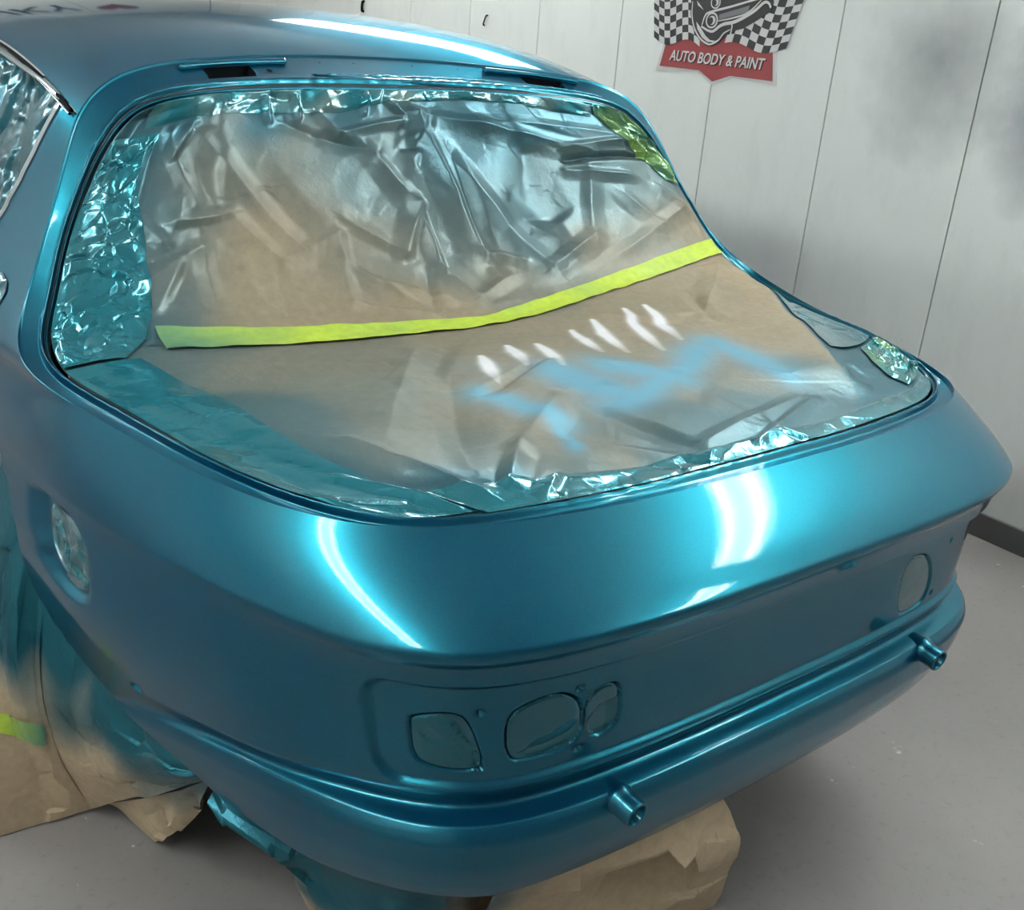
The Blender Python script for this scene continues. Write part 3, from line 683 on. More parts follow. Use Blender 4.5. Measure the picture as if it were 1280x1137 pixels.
def relief_raw(a, t):
    x, y = a * MX, t * MY
    upper = 1 - sstep(-.01, .02, t - tape_t(a))
    h = np.zeros(a.shape)
    for a0, t0, a1, t1, amp, wd in CREASES:
        d, q, s = seg_d(x, y, a0 * MX, t0 * MY, a1 * MX, t1 * MY)
        wd_ = wd * .01 * np.where(s > 0, 1.25, .75)
        tent = np.maximum(0, 1 - d / wd_); amp *= 1.25; env = np.clip(1.12 - np.abs(q - .5) * 1.1, 0, 1)
        h += amp * .001 * 1.5 * (tent ** 1.3) * env
    nearT = .30 + .70 * sstep(.02, .09, np.abs(t - tape_t(a)))
    h = h * (.45 + .55 * sstep(.01, .06, np.abs(t - tape_t(a))))
    h += upper * nearT * (.42 * soft(facets(x, y, 26, 3, .16), 10) + .30 * soft(facets(x, y, 80, 4, .17), 6) + .10 * facets(x, y, 300, 14, .2))
    h += (1 - upper) * nearT * (.45 * soft(facets(x, y, 34, 5, .08), 8) + .30 * soft(facets(x, y, 200, 6, .07), 2) + .0032 * fnoise(x, y, 3.2, 8))
    # lower sheet: taut bulge and the rolled fold that runs back along the right side
    best = np.full(a.shape, 1e9); sg = np.ones(a.shape); al = np.zeros(a.shape)
    for k in range(len(RIDGE) - 1):
        d, q, s = seg_d(x, y, RIDGE[k][0] * MX, RIDGE[k][1] * MY, RIDGE[k + 1][0] * MX, RIDGE[k + 1][1] * MY)
        c = d < best; best = np.where(c, d, best); sg = np.where(c, s, sg); al = np.where(c, k + np.clip(q, 0, 1), al)
    al /= len(RIDGE) - 1
    env = sstep(.0, .25, al) * (1 - sstep(.72, 1.0, al)); left = sg > 0
    h += (1 - upper) * env * np.where(left, .019 * np.exp(-(best / .10) ** 2), .019 * np.exp(-(best / .045) ** 2))
    h += (1 - upper) * .018 * np.sin(np.pi * np.clip((t - .45) / .55, 0, 1)) * np.sin(np.pi * np.clip(a / .8, 0, 1))
    edge = sstep(0, .035, a) * sstep(0, .035, 1 - a) * sstep(0, .03, t) * sstep(0, .03, 1 - t)
    h = h * (.12 + .88 * edge)
    return h, np.where(left, -best, best)
_ma, _mt = np.meshgrid(np.linspace(0, 1, 561), np.linspace(0, 1, 561))
_H, _RD = relief_raw(_ma, _mt)                # one master relief so that sheets and tapes lie on each other without crossing
def relief(a, t): return interp2(_H, a, t), interp2(_RD, a, t)
def cover(a, t, off=0.0):
    h, rd = relief(a, t)
    return coons(a, t) + interp2(_n, a, t) * (h + off)[..., None], rd
MIST += [(.06, .12, 1.), (.075, .18, .95), (.09, .25, .95), (.11, .30, .8), (.115, .36, .85), (.10, .40, .9), (.08, .08, .95)]
MS = np.array(MIST)
def spray(a, t, rd):
    """paint mist on the paper: r = teal mist, g = pale blue primer puffs, b = white test strokes"""
    x, y = a * MX, t * MY
    wn = .03 * fnoise(x, y, 4, 21); wn2 = .03 * fnoise(x, y, 4, 22)
    num = np.zeros(a.shape); den = np.zeros(a.shape)
    for a_, t_, v in MS:
        # the two sheets were sprayed apart: samples only count on their own sheet
        same = np.where((t_ > tape_t(np.array([a_]))[0]) == (t > tape_t(a)), 1, .02)
        w_ = same * np.exp(-(((x + wn - a_ * MX) ** 2 + (y + wn2 - t_ * MY) ** 2) / .055 ** 2)) + 1e-9 * same / ((x - a_ * MX) ** 2 + (y - t_ * MY) ** 2 + .01)
        num += w_ * v; den += w_
    mist = num / den
    low = t > tape_t(a)
    mist = np.where(low & (rd > .004), np.maximum(mist, sstep(.004, .02, rd)), mist)
    bl = np.zeros(a.shape)
    for a0, t0, a1, t1, wd in BLUE:
        d, q, s = seg_d(x + wn * .4, y + wn2 * .4, a0 * MX, t0 * MY, a1 * MX, t1 * MY); bl = np.maximum(bl, np.exp(-(d / (wd * .0125)) ** 2))
    wh = np.zeros(a.shape)
    for a0, t0, a1, t1 in STRIPES:
        d, q, s = seg_d(x, y, a0 * MX, t0 * MY, a1 * MX, t1 * MY)
        wd = .0095 * np.clip(1.25 - np.abs(q - .5) * 1.6, .25, 1)
        wh = np.maximum(wh, np.clip(1.7 * np.exp(-(d / wd) ** 2) , 0, 1) * (1 - .7 * sstep(.55, 1.0, q)))
    low = low.astype(float)
    return np.stack([np.clip(mist * 1.12 + .06, 0, 1), bl * low * .88, wh * low], -1)

def paper_mat(name, kraft, mistc, gloss=0.):
    mt, nt, b = new_mat(name)
    at = N(nt, 'ShaderNodeAttribute'); at.attribute_name = 'spray'
    sp = N(nt, 'ShaderNodeSeparateColor'); L(nt, at.outputs['Color'], sp.inputs[0])
    fib = noise_tex(nt, 55, 5, .6); kr = ramp(nt, fib.outputs[0], [(.3, tuple(c * .86 for c in kraft)), (.7, tuple(min(1, c * 1.1) for c in kraft))])
    grain = noise_tex(nt, 900, 2, .6)
    # misted paint is a speckle whose density follows the mist amount
    ad = N(nt, 'ShaderNodeMath', operation='MULTIPLY_ADD'); ad.inputs[1].default_value = .35; L(nt, grain.outputs[0], ad.inputs[0])
    sb = N(nt, 'ShaderNodeMath', operation='ADD'); sb.inputs[1].default_value = -.175; L(nt, ad.outputs[0], sb.inputs[0]); L(nt, sp.outputs[0], ad.inputs[2])
    m1 = ramp(nt, sb.outputs[0], [(.04, (0, 0, 0)), (.95, (1, 1, 1))])
    c = mixc(nt, m1.outputs[0], kr.outputs[0], mistc)
    c = mixc(nt, sp.outputs[1], c, (.12, .36, .50))
    c = mixc(nt, sp.outputs[2], c, (.84, .82, .85))
    L(nt, c, b.inputs['Base Color'])
    mm = N(nt, 'ShaderNodeMath', operation='MULTIPLY'); mm.inputs[1].default_value = .62; L(nt, m1.outputs[0], mm.inputs[0])
    L(nt, mm.outputs[0], b.inputs['Metallic'])
    rr = N(nt, 'ShaderNodeMapRange'); rr.inputs['To Min'].default_value = .60 - gloss * .3; rr.inputs['To Max'].default_value = .34 - gloss * .2
    L(nt, m1.outputs[0], rr.inputs['Value']); L(nt, rr.outputs[0], b.inputs['Roughness'])
    if gloss:
        b.inputs['Coat Weight'].default_value = gloss; b.inputs['Coat Roughness'].default_value = .06
    fw = noise_tex(nt, 85, 4, .65); bump(nt, b, fw.outputs[0], .22, .004)
    return mt
KRAFT = (.340, .255, .155); MISTC = (.068, .170, .210)
PAPER = paper_mat('kraft_masking_paper', KRAFT, MISTC)
TAPEM = paper_mat('lime_masking_tape', (.52, .66, .055), (.03, .25, .27))
FILM = paper_mat('teal_coated_tape', (.30, .26, .18), (.010, .215, .275), gloss=.9)
GREENF = paper_mat('green_coated_tape', (.30, .46, .05), (.015, .21, .22), gloss=.9)

NAa = 420
def sheet(name, label, t0f, t1f, nt_, mat, off=0., cat='masking paper', a0=0., a1=1., group=None, colf=None, extra=None, lift=None, na=NAa):
    a = np.linspace(a0, a1, na); q = np.linspace(0, 1, nt_)
    Aa, Q = np.meshgrid(a, q); Tt = t0f(Aa) * (1 - Q) + t1f(Aa) * Q
    P, rd = cover(Aa, Tt, off)
    nrm_ = interp2(_n, Aa, Tt)
    if extra is not None: P = P + nrm_ * extra(Aa, Tt, Q)[..., None]
    c = spray(Aa, Tt, rd) if colf is None else colf(Aa, Tt, Q, rd)
    o = mesh_np(name, P.reshape(-1, 3), grid_faces(nt_, na), mat, None, True, c.reshape(-1, 3))
    props(o, label, cat, group); return o
sheet('masking_paper', 'crumpled kraft paper sheet over the rear window opening, above the lime tape line', lambda a: 0 * a + .0, lambda a: tape_t(a) + .012, 300, PAPER)
sheet('masking_paper', 'smoother kraft paper sheet below the lime tape, with white and pale blue spray strokes', lambda a: tape_t(a) - .012, lambda a: 0 * a + 1., 380, PAPER, off=-.0012)
def tape_half(a): return keymap(np.clip(a, 0, 1), [0, .1, .3, .5, .75, 1.0], [.026, .026, .026, .020, .0175, .020])
def tape_col(A, T_, Q, rd):
    x, y = A * MX, T_ * MY
    mi = .62 * (1 - sstep(.10, .21, A)) + .08 + .10 * fnoise(x, y, 5, 31) + .10 * np.exp(-((A - .22) / .03) ** 2) + .1 * np.exp(-((A - .36) / .02) ** 2)
    return np.stack([np.clip(mi, 0, 1), 0 * A, 0 * A], -1)
sheet('masking_tape', 'long lime green tape strip across the middle of the rear window paper', lambda a: tape_t(a) - tape_half(a), lambda a: tape_t(a) + tape_half(a), 26, TAPEM, off=.0036, cat='tape',
      a0=.103, a1=.998, colf=tape_col, extra=lambda A, T_, Q: .0012 * fnoise(A * MX, T_ * MY, 14, 33))

def band(name, label, outer, inner, nl_, nw, mat, mist, amp, cells, seed, off=.004, cat='masking tape', group='tapes round the rear window opening'):
    """crumpled strip between two (a, t) polylines"""
    o_ = np.array(outer, float); i_ = np.array(inner, float); q = np.linspace(0, 1, nl_)
    def res(P): return at_len(P, arclen(P), q * arclen(P)[-1])
    O_, I_ = res(o_), res(i_); v = np.linspace(0, 1, nw)
    AT = O_[None] * (1 - v[:, None, None]) + I_[None] * v[:, None, None]
    A, T_ = AT[..., 0].copy(), AT[..., 1].copy()
    wob = fnoise(A * MX, T_ * MY, 9, seed + 9) * .0022 * v[:, None]
    A += wob * (O_ - I_)[None, :, 0].__abs__().clip(0, .1) * 10 * .5; T_ += wob * (O_ - I_)[None, :, 1].__abs__().clip(0, .1) * 10 * .5
    A = np.clip(A, 0, 1); T_ = np.clip(T_, 0, 1)
    x, y = A * MX, T_ * MY
    # film bridges the sheet below, so it follows only part of that relief
    P, rd = cover(A, T_, 0)
    h = amp * (facets(x, y, cells, seed, 1.0) * 1.2 + .6 * facets(x, y, cells * 4, seed + 1, 1.0))
    h = .016 * np.tanh(np.abs(h) / .016)
    e = sstep(0, .10, v)[:, None] * (1 - .85 * sstep(.85, 1, v)[:, None])
    h = h * (sstep(0, .05, q) * sstep(0, .05, 1 - q))[None]
    P = P + interp2(_n, A, T_) * (off * (1 - .6 * v[:, None] ** 6) + h * (.25 + .75 * e) * (1 - v[:, None] ** 8))[..., None]
    m_ = np.clip(mist[0] + mist[1] * fnoise(x, y, 7, seed + 5), 0, 1)
    c = np.stack([m_, 0 * m_, 0 * m_], -1)
    ob = mesh_np(name, P.reshape(-1, 3), grid_faces(nw, nl_), mat, None, True, c.reshape(-1, 3)); props(ob, label, cat, group)
    return ob
band('masking_tape', 'wide crinkled glossy teal tape down the left edge of the rear window opening',
     [(0, .062), (0, .458)], [(.080, .07), (.072, .115), (.076, .18), (.092, .25), (.102, .315), (.101, .38), (.090, .42), (.060, .458)], 420, 120, FILM, (.93, .06), .24, 90, 41, off=.006)
band('masking_tape', 'smooth blue teal tape along the left lower edge of the rear window opening',
     [(0, .461), (0, 1.0)], [(.072, .463), (.078, .535), (.085, .69), (.092, .82), (.10, .91), (.128, .99)], 360, 50, FILM, (.97, .04), .022, 24, 51, off=.003)
band('masking_tape', 'narrow teal tape along the tail edge of the rear window opening',
     [(0.131, 1.0), (1, 1.0)], [(.109, .937), (.16, .938), (.3, .955), (.5, .965), (.7, .962), (.85, .953), (.97, .953)], 520, 40, FILM, (.92, .06), .035, 60, 61, off=.0035)
band('masking_tape', 'teal tape along the roof edge of the rear window opening, pleated',
     [(.03, 0.0), (.88, 0.0)], [(.05, .055), (.12, .048), (.25, .052), (.36, .055), (.46, .03), (.6, .022), (.75, .03), (.875, .04)], 460, 40, FILM, (.80, .16), .06, 50, 71, off=.0035)
band('masking_tape', 'glossy teal tape along the right side of the opening, beside the rolled paper fold',
     [(1.0, .40), (1.0, .79)], [(.995, .42), (.985, .50), (.945, .60), (.87, .74), (.85, .79)], 380, 90, FILM, (.93, .05), .02, 30, 81, off=.004)
band('masking_tape', 'crinkled green tape in the top right corner of the rear window opening',
     [(.90, 0.0), (.985, .0), (1.0, .03), (1.0, .175)], [(.885, .03), (.915, .06), (.935, .10), (.955, .14), (.965, .175)], 200, 50, GREENF, (.55, .25), .26, 40, 91, off=.005)
band('masking_tape', 'crinkled green and teal tape in the rear right corner of the opening',
     [(1.0, .80), (1.0, .945)], [(.93, .80), (.905, .85), (.90, .90), (.915, .945)], 140, 90, GREENF, (.80, .22), .24, 60, 101, off=.0055)
# ------------------------------------------------------------------ car details
def surf_grid(G):
    n = grid_normals(G); n *= np.sign((n * np.array([.5, -.8, .1])).sum(-1, keepdims=True)); return n
r0 = NV1 + 3
_base = full + nn * depR[..., None]                       # skin without the lamp holes
_bn = surf_grid(_base)
def skin(s, z, off, sgn):
    """points on the tail / flank skin at crease length s and height z, pushed out by off"""
    s = np.asarray(s, float); z = np.asarray(z, float); off = np.broadcast_to(off, s.shape)
    ci = np.interp(s.ravel(), sCol, np.arange(nF)); out = np.empty((s.size, 3))
    zz = z.ravel(); of = off.ravel()
    for k in range(s.size):
        c0 = min(int(ci[k]), nF - 2); f = ci[k] - c0
        col = _base[r0:, c0] * (1 - f) + _base[r0:, c0 + 1] * f; cn = _bn[r0:, c0] * (1 - f) + _bn[r0:, c0 + 1] * f
        zc = col[:, 2]; m_ = int(np.argmin(np.where(zc > .40, zc, 9))); zc = zc[:m_ + 1][::-1]
        w_ = np.interp(zz[k], zc, np.arange(len(zc))); i = min(int(w_), len(zc) - 2); g = w_ - i
        cr_, nr_ = col[:m_ + 1][::-1], cn[:m_ + 1][::-1]
        out[k] = cr_[i] * (1 - g) + cr_[i + 1] * g + (nr_[i] * (1 - g) + nr_[i + 1] * g) * of[k]
    out = out.reshape(s.shape + (3,)); out[..., 0] *= sgn; return out
def y_to_s(y): return np.interp(y, Cd[:, 1][near(Cd, (.6448, .068, .76)):], sC[:len(Cd)][near(Cd, (.6448, .068, .76)):]) if False else np.interp(y, np.maximum.accumulate(Ou[:nF, 1]), sCol)
def radial_patch(poly, nr_, nt_):
    P = np.asarray(poly, float); c = P.mean(0); Q = np.vstack([P, P[:1]]); L_ = arclen(Q)
    b_ = at_len(Q, L_, np.linspace(0, L_[-1], nt_ + 1))[:-1]; r = np.linspace(0, 1, nr_ + 1)[1:]
    G = c + r[:, None, None] * (b_ - c)[None]; V = np.vstack([c[None], G.reshape(-1, 2)]); F = []
    for j in range(nt_): F.append((0, 1 + j, 1 + (j + 1) % nt_))
    for i in range(nr_ - 1):
        for j in range(nt_): F.append((1 + i * nt_ + j, 1 + (i + 1) * nt_ + j, 1 + (i + 1) * nt_ + (j + 1) % nt_, 1 + i * nt_ + (j + 1) % nt_))
    rad = np.r_[0, np.repeat(r, nt_)]
    return V, F, rad
LFILM = paper_mat('teal_lamp_film', (.05, .12, .14), (.006, .125, .170), gloss=.8)
def lamp_film(poly, sgn, seed, label, amp=.34):
    V, F, rad = radial_patch(smooth_poly(poly, 2), 22, 90); V = V.mean(0) + .965 * (V - V.mean(0))
    h = amp * (1 - rad ** 6) * (facets(V[:, 0], V[:, 1], 9, seed, .6) + .4 * facets(V[:, 0], V[:, 1], 40, seed + 1, .5)); h = np.clip(h, -.0045, .0016)
    P = skin(V[:, 0], V[:, 1], -.0022 + h - .0012 * (rad > .97), sgn)
    c = np.tile(np.array([[.95, 0, 0]]), (len(P), 1))
    o = mesh_np('lamp_masking_film', P, F, LFILM, None, True, c); props(o, label, 'masking film', 'films over the lamp holes')
lamp_film(LAMP_L['outer'], -1, 201, 'creased teal film over the outermost lamp hole at the left end of the tail recess')
lamp_film(LAMP_L['middle'], -1, 203, 'shiny teal film over the wide middle lamp hole on the left of the tail')
lamp_film(LAMP_L['inner'], -1, 205, 'small teal film over the innermost lamp hole on the left of the tail', .2)
lamp_film(LAMP_R['inner'], 1, 207, 'smooth dark teal film over the innermost lamp hole on the right of the tail', .03)
lamp_film(LAMP_R['outer'], 1, 211, 'crinkled dark teal film over the outermost lamp hole at the right end of the tail', .4)
# fuel filler recess, left flank
V, F, rad = radial_patch(FUEL_IN, 40, 130); V = V.mean(0) + .91 * (V - V.mean(0))
h = .30 * (facets(V[:, 0], V[:, 1], 60, 221, .8) + .8 * facets(V[:, 0], V[:, 1], 220, 222, .8)) * (1 - rad ** 8)
P = skin(y_to_s(V[:, 0]), V[:, 1], np.clip(-.0065 + h, -.0105, -.001), -1)
c = np.zeros((len(P), 3)); c[:, 0] = np.clip(.80 + .25 * fnoise(V[:, 0], V[:, 1], 22, 223), 0, 1)
FOILM = paper_mat('foil_with_overspray', (.20, .21, .21), (.012, .150, .190), gloss=.8)
o = mesh_np('foil_patch', P, F, FOILM, None, True, c); props(o, 'crumpled dark teal foil in the recess on the left rear flank', 'foil')
# bumper mounting tubes
def lathe_y(prof_, c0, d, n=28):
    d = norm(np.array(d, float)); a = norm(np.cross(d, [0, 0, 1])); b_ = np.cross(d, a); th = np.arange(n) * 2 * np.pi / n
    V = np.array([np.array(c0) + d * l + r * (np.cos(t_) * a + np.sin(t_) * b_) for l, r in prof_ for t_ in th]); m_ = len(prof_)
    F = [(i * n + j, i * n + (j + 1) % n, (i + 1) * n + (j + 1) % n, (i + 1) * n + j) for i in range(m_ - 1) for j in range(n)]
    return V, F
for sx in (-1, 1):
    c0 = (sx * .347, .0, .4795) if sx < 0 else (sx * .357, .0, .480)
    v, f = lathe_y([(-.01, .0192), (.005, .0192), (.0125, .0214), (.017, .0226), (.021, .0212), (.024, .0200), (.030, .0192), (.050, .0192), (.0515, .0186), (.0515, .0160), (.050, .0152), (.012, .0148), (.012, .0005)], c0, (sx * -.05, -1, -.10))
    mesh_np('bumper_tube', v, f, PAINT, car)
# hinge slots and plates in the roof-edge channel
for sx in (-1, 1):
    for (x0, x1) in ((.318, .418),):
        ids = [k for k in range(len(LB)) if LB[k, 1] > 1.05 and x0 - .003 < sx * (LB[k] + cr[k] * .45)[0] < x1 + .003]
        P = np.array([LB[ids] + cr[ids] * v + nl[ids] * d for v, d in ((.30, -.0028), (.31, -.045), (.62, -.045), (.66, -.0028))])
        n_ = len(ids); fs = list(map(tuple, grid_faces(4, n_)))
        fs += [(0, n_, 2 * n_, 3 * n_), (n_ - 1, 2 * n_ - 1, 3 * n_ - 1, 4 * n_ - 1)]
        mesh_np('hinge_slot', P.reshape(-1, 3), fs, DARK, car)
    ids = [k for k in range(len(LB)) if LB[k, 1] > 1.05 and .235 < sx * (LB[k] + cr[k] * .2)[0] < .462]
    ss = np.linspace(0, 1, len(ids)); tp = np.minimum(1, np.minimum(ss, 1 - ss) * 7)
    rows = [LB[ids] + cr[ids] * v[0] + nl[ids] * v[1] for v in ((.18, -.004), (.195, .004), (.23, .0065), (.30, .0055), (.315, .0025), (.27, -.004))]
    P = np.array(rows); P = P * tp[None, :, None] + P[[0]] * (1 - tp)[None, :, None] if False else P
    n_ = len(ids); fs = list(map(tuple, grid_faces(6, n_))); fs += [tuple(i * n_ for i in range(6)), tuple(i * n_ + n_ - 1 for i in range(6))[::-1]]
    mesh_np('hinge_plate', P.reshape(-1, 3), fs, PAINT, car)
# lumpy seam sealer bead along the roof-edge channel
ids = [k for k in range(len(LB)) if LB[k, 1] > 1.1 and -.20 < LB[k, 0] < .52]
rows = []
for q in range(7):
    th = math.pi * q / 6
    amp = np.minimum(1, np.minimum(np.arange(len(ids)), np.arange(len(ids))[::-1]) / 12) * np.array([.0028 + .0022 * mnoise.noise(Vector((LB[k, 0] * 60, 3.1, 0))) + .0012 * mnoise.noise(Vector((LB[k, 0] * 170, 1.1, 0))) for k in ids])
    rows.append(LB[ids] + cr[ids] * (.66 - .030 * math.cos(th)) + nl[ids] * (-.0030 + amp * math.sin(th))[:, None])
P = np.array(rows); mesh_np('sealer_bead', P.reshape(-1, 3), grid_faces(7, len(ids)), PAINT, car)
# little holes
from mathutils.bvhtree import BVHTree
bvh_deck = BVHTree.FromPolygons([tuple(v) for v in full.reshape(-1, 3)], [tuple(int(i) for i in f) for f in grid_faces(*full.shape[:2])])
def disc(P, n_, r, mat, name):
    n_ = norm(np.array(n_, float)); a = norm(np.cross(n_, [.3, .2, 1])); b_ = np.cross(n_, a); th = np.arange(14) * 2 * np.pi / 14
    V = np.array([np.array(P) + n_ * .0006 + r * (math.cos(t_) * a + math.sin(t_) * b_) for t_ in th] + [np.array(P) + n_ * .0009 + .55 * r * (math.cos(t_) * a + math.sin(t_) * b_) for t_ in th])
    mesh_np(name, V, [(i, (i + 1) % 14, 14 + (i + 1) % 14, 14 + i) for i in range(14)] + [tuple(range(14, 28))], mat, car)
for P, n_, r in [((.155, .026, .8325), (0, -.7, .7), .0026), ((.286, .029, .8305), (0, -.7, .7), .0026)]:
    hp_ = bvh_deck.ray_cast(Vector(P) + Vector(n_) * .2, -Vector(n_).normalized())
    disc(tuple(hp_[0] - Vector(n_).normalized() * .0004), hp_[1], r, DARK, 'screw_hole')
k_h = [k for k in range(len(LB)) if LB[k, 1] > 1.1 and abs(LB[k, 0] + .289) < .004][0]
disc(LB[k_h] + cr[k_h] * .5 - nl[k_h] * .0026, nl[k_h], .006, DARK, 'bolt_hole')
for vx in (-.08, .06, .17, -.16):
    k_h = [k for k in range(len(LB)) if LB[k, 1] > 1.1 and abs(LB[k, 0] - vx) < .004][0]
    disc(LB[k_h] + cr[k_h] * .25 - nl[k_h] * .0028, nl[k_h], .0022, DARK, 'screw_hole')
# roof drip groove, window trim
UPB = None
from mathutils.bvhtree import BVHTree
bvh = BVHTree.FromPolygons([tuple(v) for v in np.vstack([Gx.reshape(-1, 3), full.reshape(-1, 3)])],
                           [tuple(int(i) for i in f) for f in np.vstack([grid_faces(*Gx.shape[:2]), grid_faces(*full.shape[:2]) + Gx.shape[0] * Gx.shape[1]])])
def side_x(y, z):
    h_ = bvh.ray_cast(Vector((1.6, y, z)), Vector((-1, 0, 0)))
    return h_[0].x if h_[0] is not None else np.nan
def ribbon(path, prof_, mat, name, parent, closed=False):
    """sweep a small (outward, across) profile along a 3-D path lying on the right or left side"""
    P = np.asarray(path, float); t_ = norm(np.gradient(P, axis=0)); o_ = np.tile([1., 0, .25], (len(P), 1)); o_[:, 0] *= np.sign(P[:, 0])
    o_ = norm(o_ - t_ * (o_ * t_).sum(1, keepdims=True)); a_ = np.cross(t_, o_)
    V = np.array([P + o_ * u + a_ * v for u, v in prof_]); return mesh_np(name, V.reshape(-1, 3), grid_faces(len(prof_), len(P)), mat, parent)
circ = [(.5 * math.cos(t_), .5 * math.sin(t_)) for t_ in np.linspace(0, 2 * math.pi, 11)]
STEEL = simple('worn_bright_trim', (.62, .66, .70), .16, 1.)
for sx in (-1, 1):
    yy_ = np.linspace(1.128, 2.38, 120)
    xg_, zg_ = roof_pts(np.ones(120), yy_)
    path = np.stack([sx * (xg_ + .001), yy_, zg_ - .003], 1)
    ribbon(path, [(u * .0075, v * .0065) for u, v in circ], DARK, 'roof_gutter', car)
    ribbon(path + np.array([sx * .0035, 0, -.0055]), [(u * .006, v * .005) for u, v in circ], STEEL, 'gutter_lip', car)
    W = np.array(WIN); W = np.vstack([W[4], W[3], W[2], W[1], W[0], W[9], W[8], W[7], W[6], W[5], W[4]]) if False else np.vstack([W[4][None], W[3][None], W[2][None], W[1][None], W[0][None], W[9:10], W[8:9], W[7:8], W[6:7], W[5:6]])
    wl_ = arclen(W); Wd = at_len(W, wl_, np.linspace(0, wl_[-1], 260))
    for _ in range(6): Wd[1:-1] = (Wd[:-2] + 2 * Wd[1:-1] + Wd[2:]) / 4
    # sample the uncut skin just outside the opening
    full_sx = []
    for y_, z_ in Wd:
        full_sx.append(side_x(y_, z_))
    xs_ = np.array(full_sx); ok = ~np.isnan(xs_); xs_ = np.interp(np.arange(len(xs_)), np.nonzero(ok)[0], xs_[ok])
    ribbon(np.stack([sx * (xs_ + .001), Wd[:, 0], Wd[:, 1]], 1), [(u * .011, v * .013) for u, v in circ], STEEL, 'window_trim', car)
# foil in the side windows
for sx, lb in ((-1, 'crumpled silver and teal foil masking the left side window'), (1, 'crumpled foil masking the far right side window')):
    ny, nz = 300, 120
    Yg, Zg = np.meshgrid(np.linspace(1.17, 2.31, ny), np.linspace(.935, 1.335, nz))
    cy = np.linspace(1.15, 2.35, 25); cz = np.linspace(.93, 1.34, 18)
    Xc = np.array([[side_x(y_, z_) for y_ in cy] for z_ in cz]); 
    for i in range(len(cz)):
        r_ = Xc[i]; ok = ~np.isnan(r_)
        if ok.any(): Xc[i] = np.interp(np.arange(len(r_)), np.nonzero(ok)[0], r_[ok])
    good = ~np.isnan(Xc[:, 0]); 
    for j in range(len(cy)): Xc[:, j] = np.interp(np.arange(len(cz)), np.nonzero(good)[0], Xc[good, j])
    fy = (Yg - cy[0]) / (cy[1] - cy[0]); fz = (Zg - cz[0]) / (cz[1] - cz[0]); i = np.minimum(fz.astype(int), len(cz) - 2); j = np.minimum(fy.astype(int), len(cy) - 2); gy = fy - j; gz = fz - i
    X_ = (Xc[i, j] * (1 - gy) + Xc[i, j + 1] * gy) * (1 - gz) + (Xc[i + 1, j] * (1 - gy) + Xc[i + 1, j + 1] * gy) * gz
    inn = poly_sd(Yg, Zg, WIN)
    h = np.clip(.5 * (facets(Yg, Zg, 260, 231, .7) + .6 * facets(Yg, Zg, 900, 232, .7)), -.006, .006)
    P = np.stack([sx * (X_ - .017 + h), Yg, Zg], -1)
    keep = (poly_sd((Yg[:-1, :-1] + Yg[1:, 1:]) / 2, (Zg[:-1, :-1] + Zg[1:, 1:]) / 2, WIN) < -.004) & (Zg[:-1, :-1] < 1.262 + .10 * (Yg[:-1, :-1] - 1.30))
    Vv, Ff, us = compact(P.reshape(-1, 3), grid_faces(nz, ny, mask=keep))
    mist = np.clip(.88 + .2 * fnoise(Yg, Zg, 7, 233) + .5 * (Yg > 1.42), 0, 1).ravel()[us]
    cc = np.stack([mist, 0 * mist, 0 * mist], 1)
    o = mesh_np('window_foil', Vv, Ff, paper_mat('silver_foil_%s' % ('left' if sx < 0 else 'right'), (.05, .065, .07), (.008, .085, .115), gloss=.2), None, True, cc); props(o, lb, 'foil')
# small vent recess on the left pillar base with foil
Vp = np.array([(1.035, .925), (1.125, .935), (1.118, .975), (1.04, .962)]); V, F, rad = radial_patch(smooth_poly(Vp, 1), 10, 48)
xv = np.array([side_x(y_, z_) for y_, z_ in V]); h = .5 * facets(V[:, 0], V[:, 1], 16, 241, .9)
P = np.stack([-(xv + .0025 + np.clip(h, -.002, .004) * (1 - rad ** 6)), V[:, 0], V[:, 1]], 1)
o = mesh_np('foil_patch', P, F, FOILM, None, True, np.tile([[.75, 0, 0]], (len(P), 1))); props(o, 'small shiny foil patch on the left pillar beside the side window', 'foil')
# added plate that blocks light below the car, and rear wheels (behind the paper)
UNDER = simple('light_block_black', (.012, .013, .014), .8)
boxes('underbody_light_block', [(-.52, .52, .30, 2.3, .32, .36)], UNDER, car)
TYRE = simple('tyre_rubber', (.015, .015, .016), .8)
for sx in (-1, 1):
    pr = [(-.1, .20), (-.1, .29), (-.085, .318), (-.05, .325), (.05, .325), (.085, .318), (.1, .29), (.1, .20), (.09, .17), (.085, .02)]
    v, f = lathe_y(pr, (sx * .70, 1.22, .325), (sx, 0, .0001), 40); mesh_np('wheel', v, f, TYRE, car)
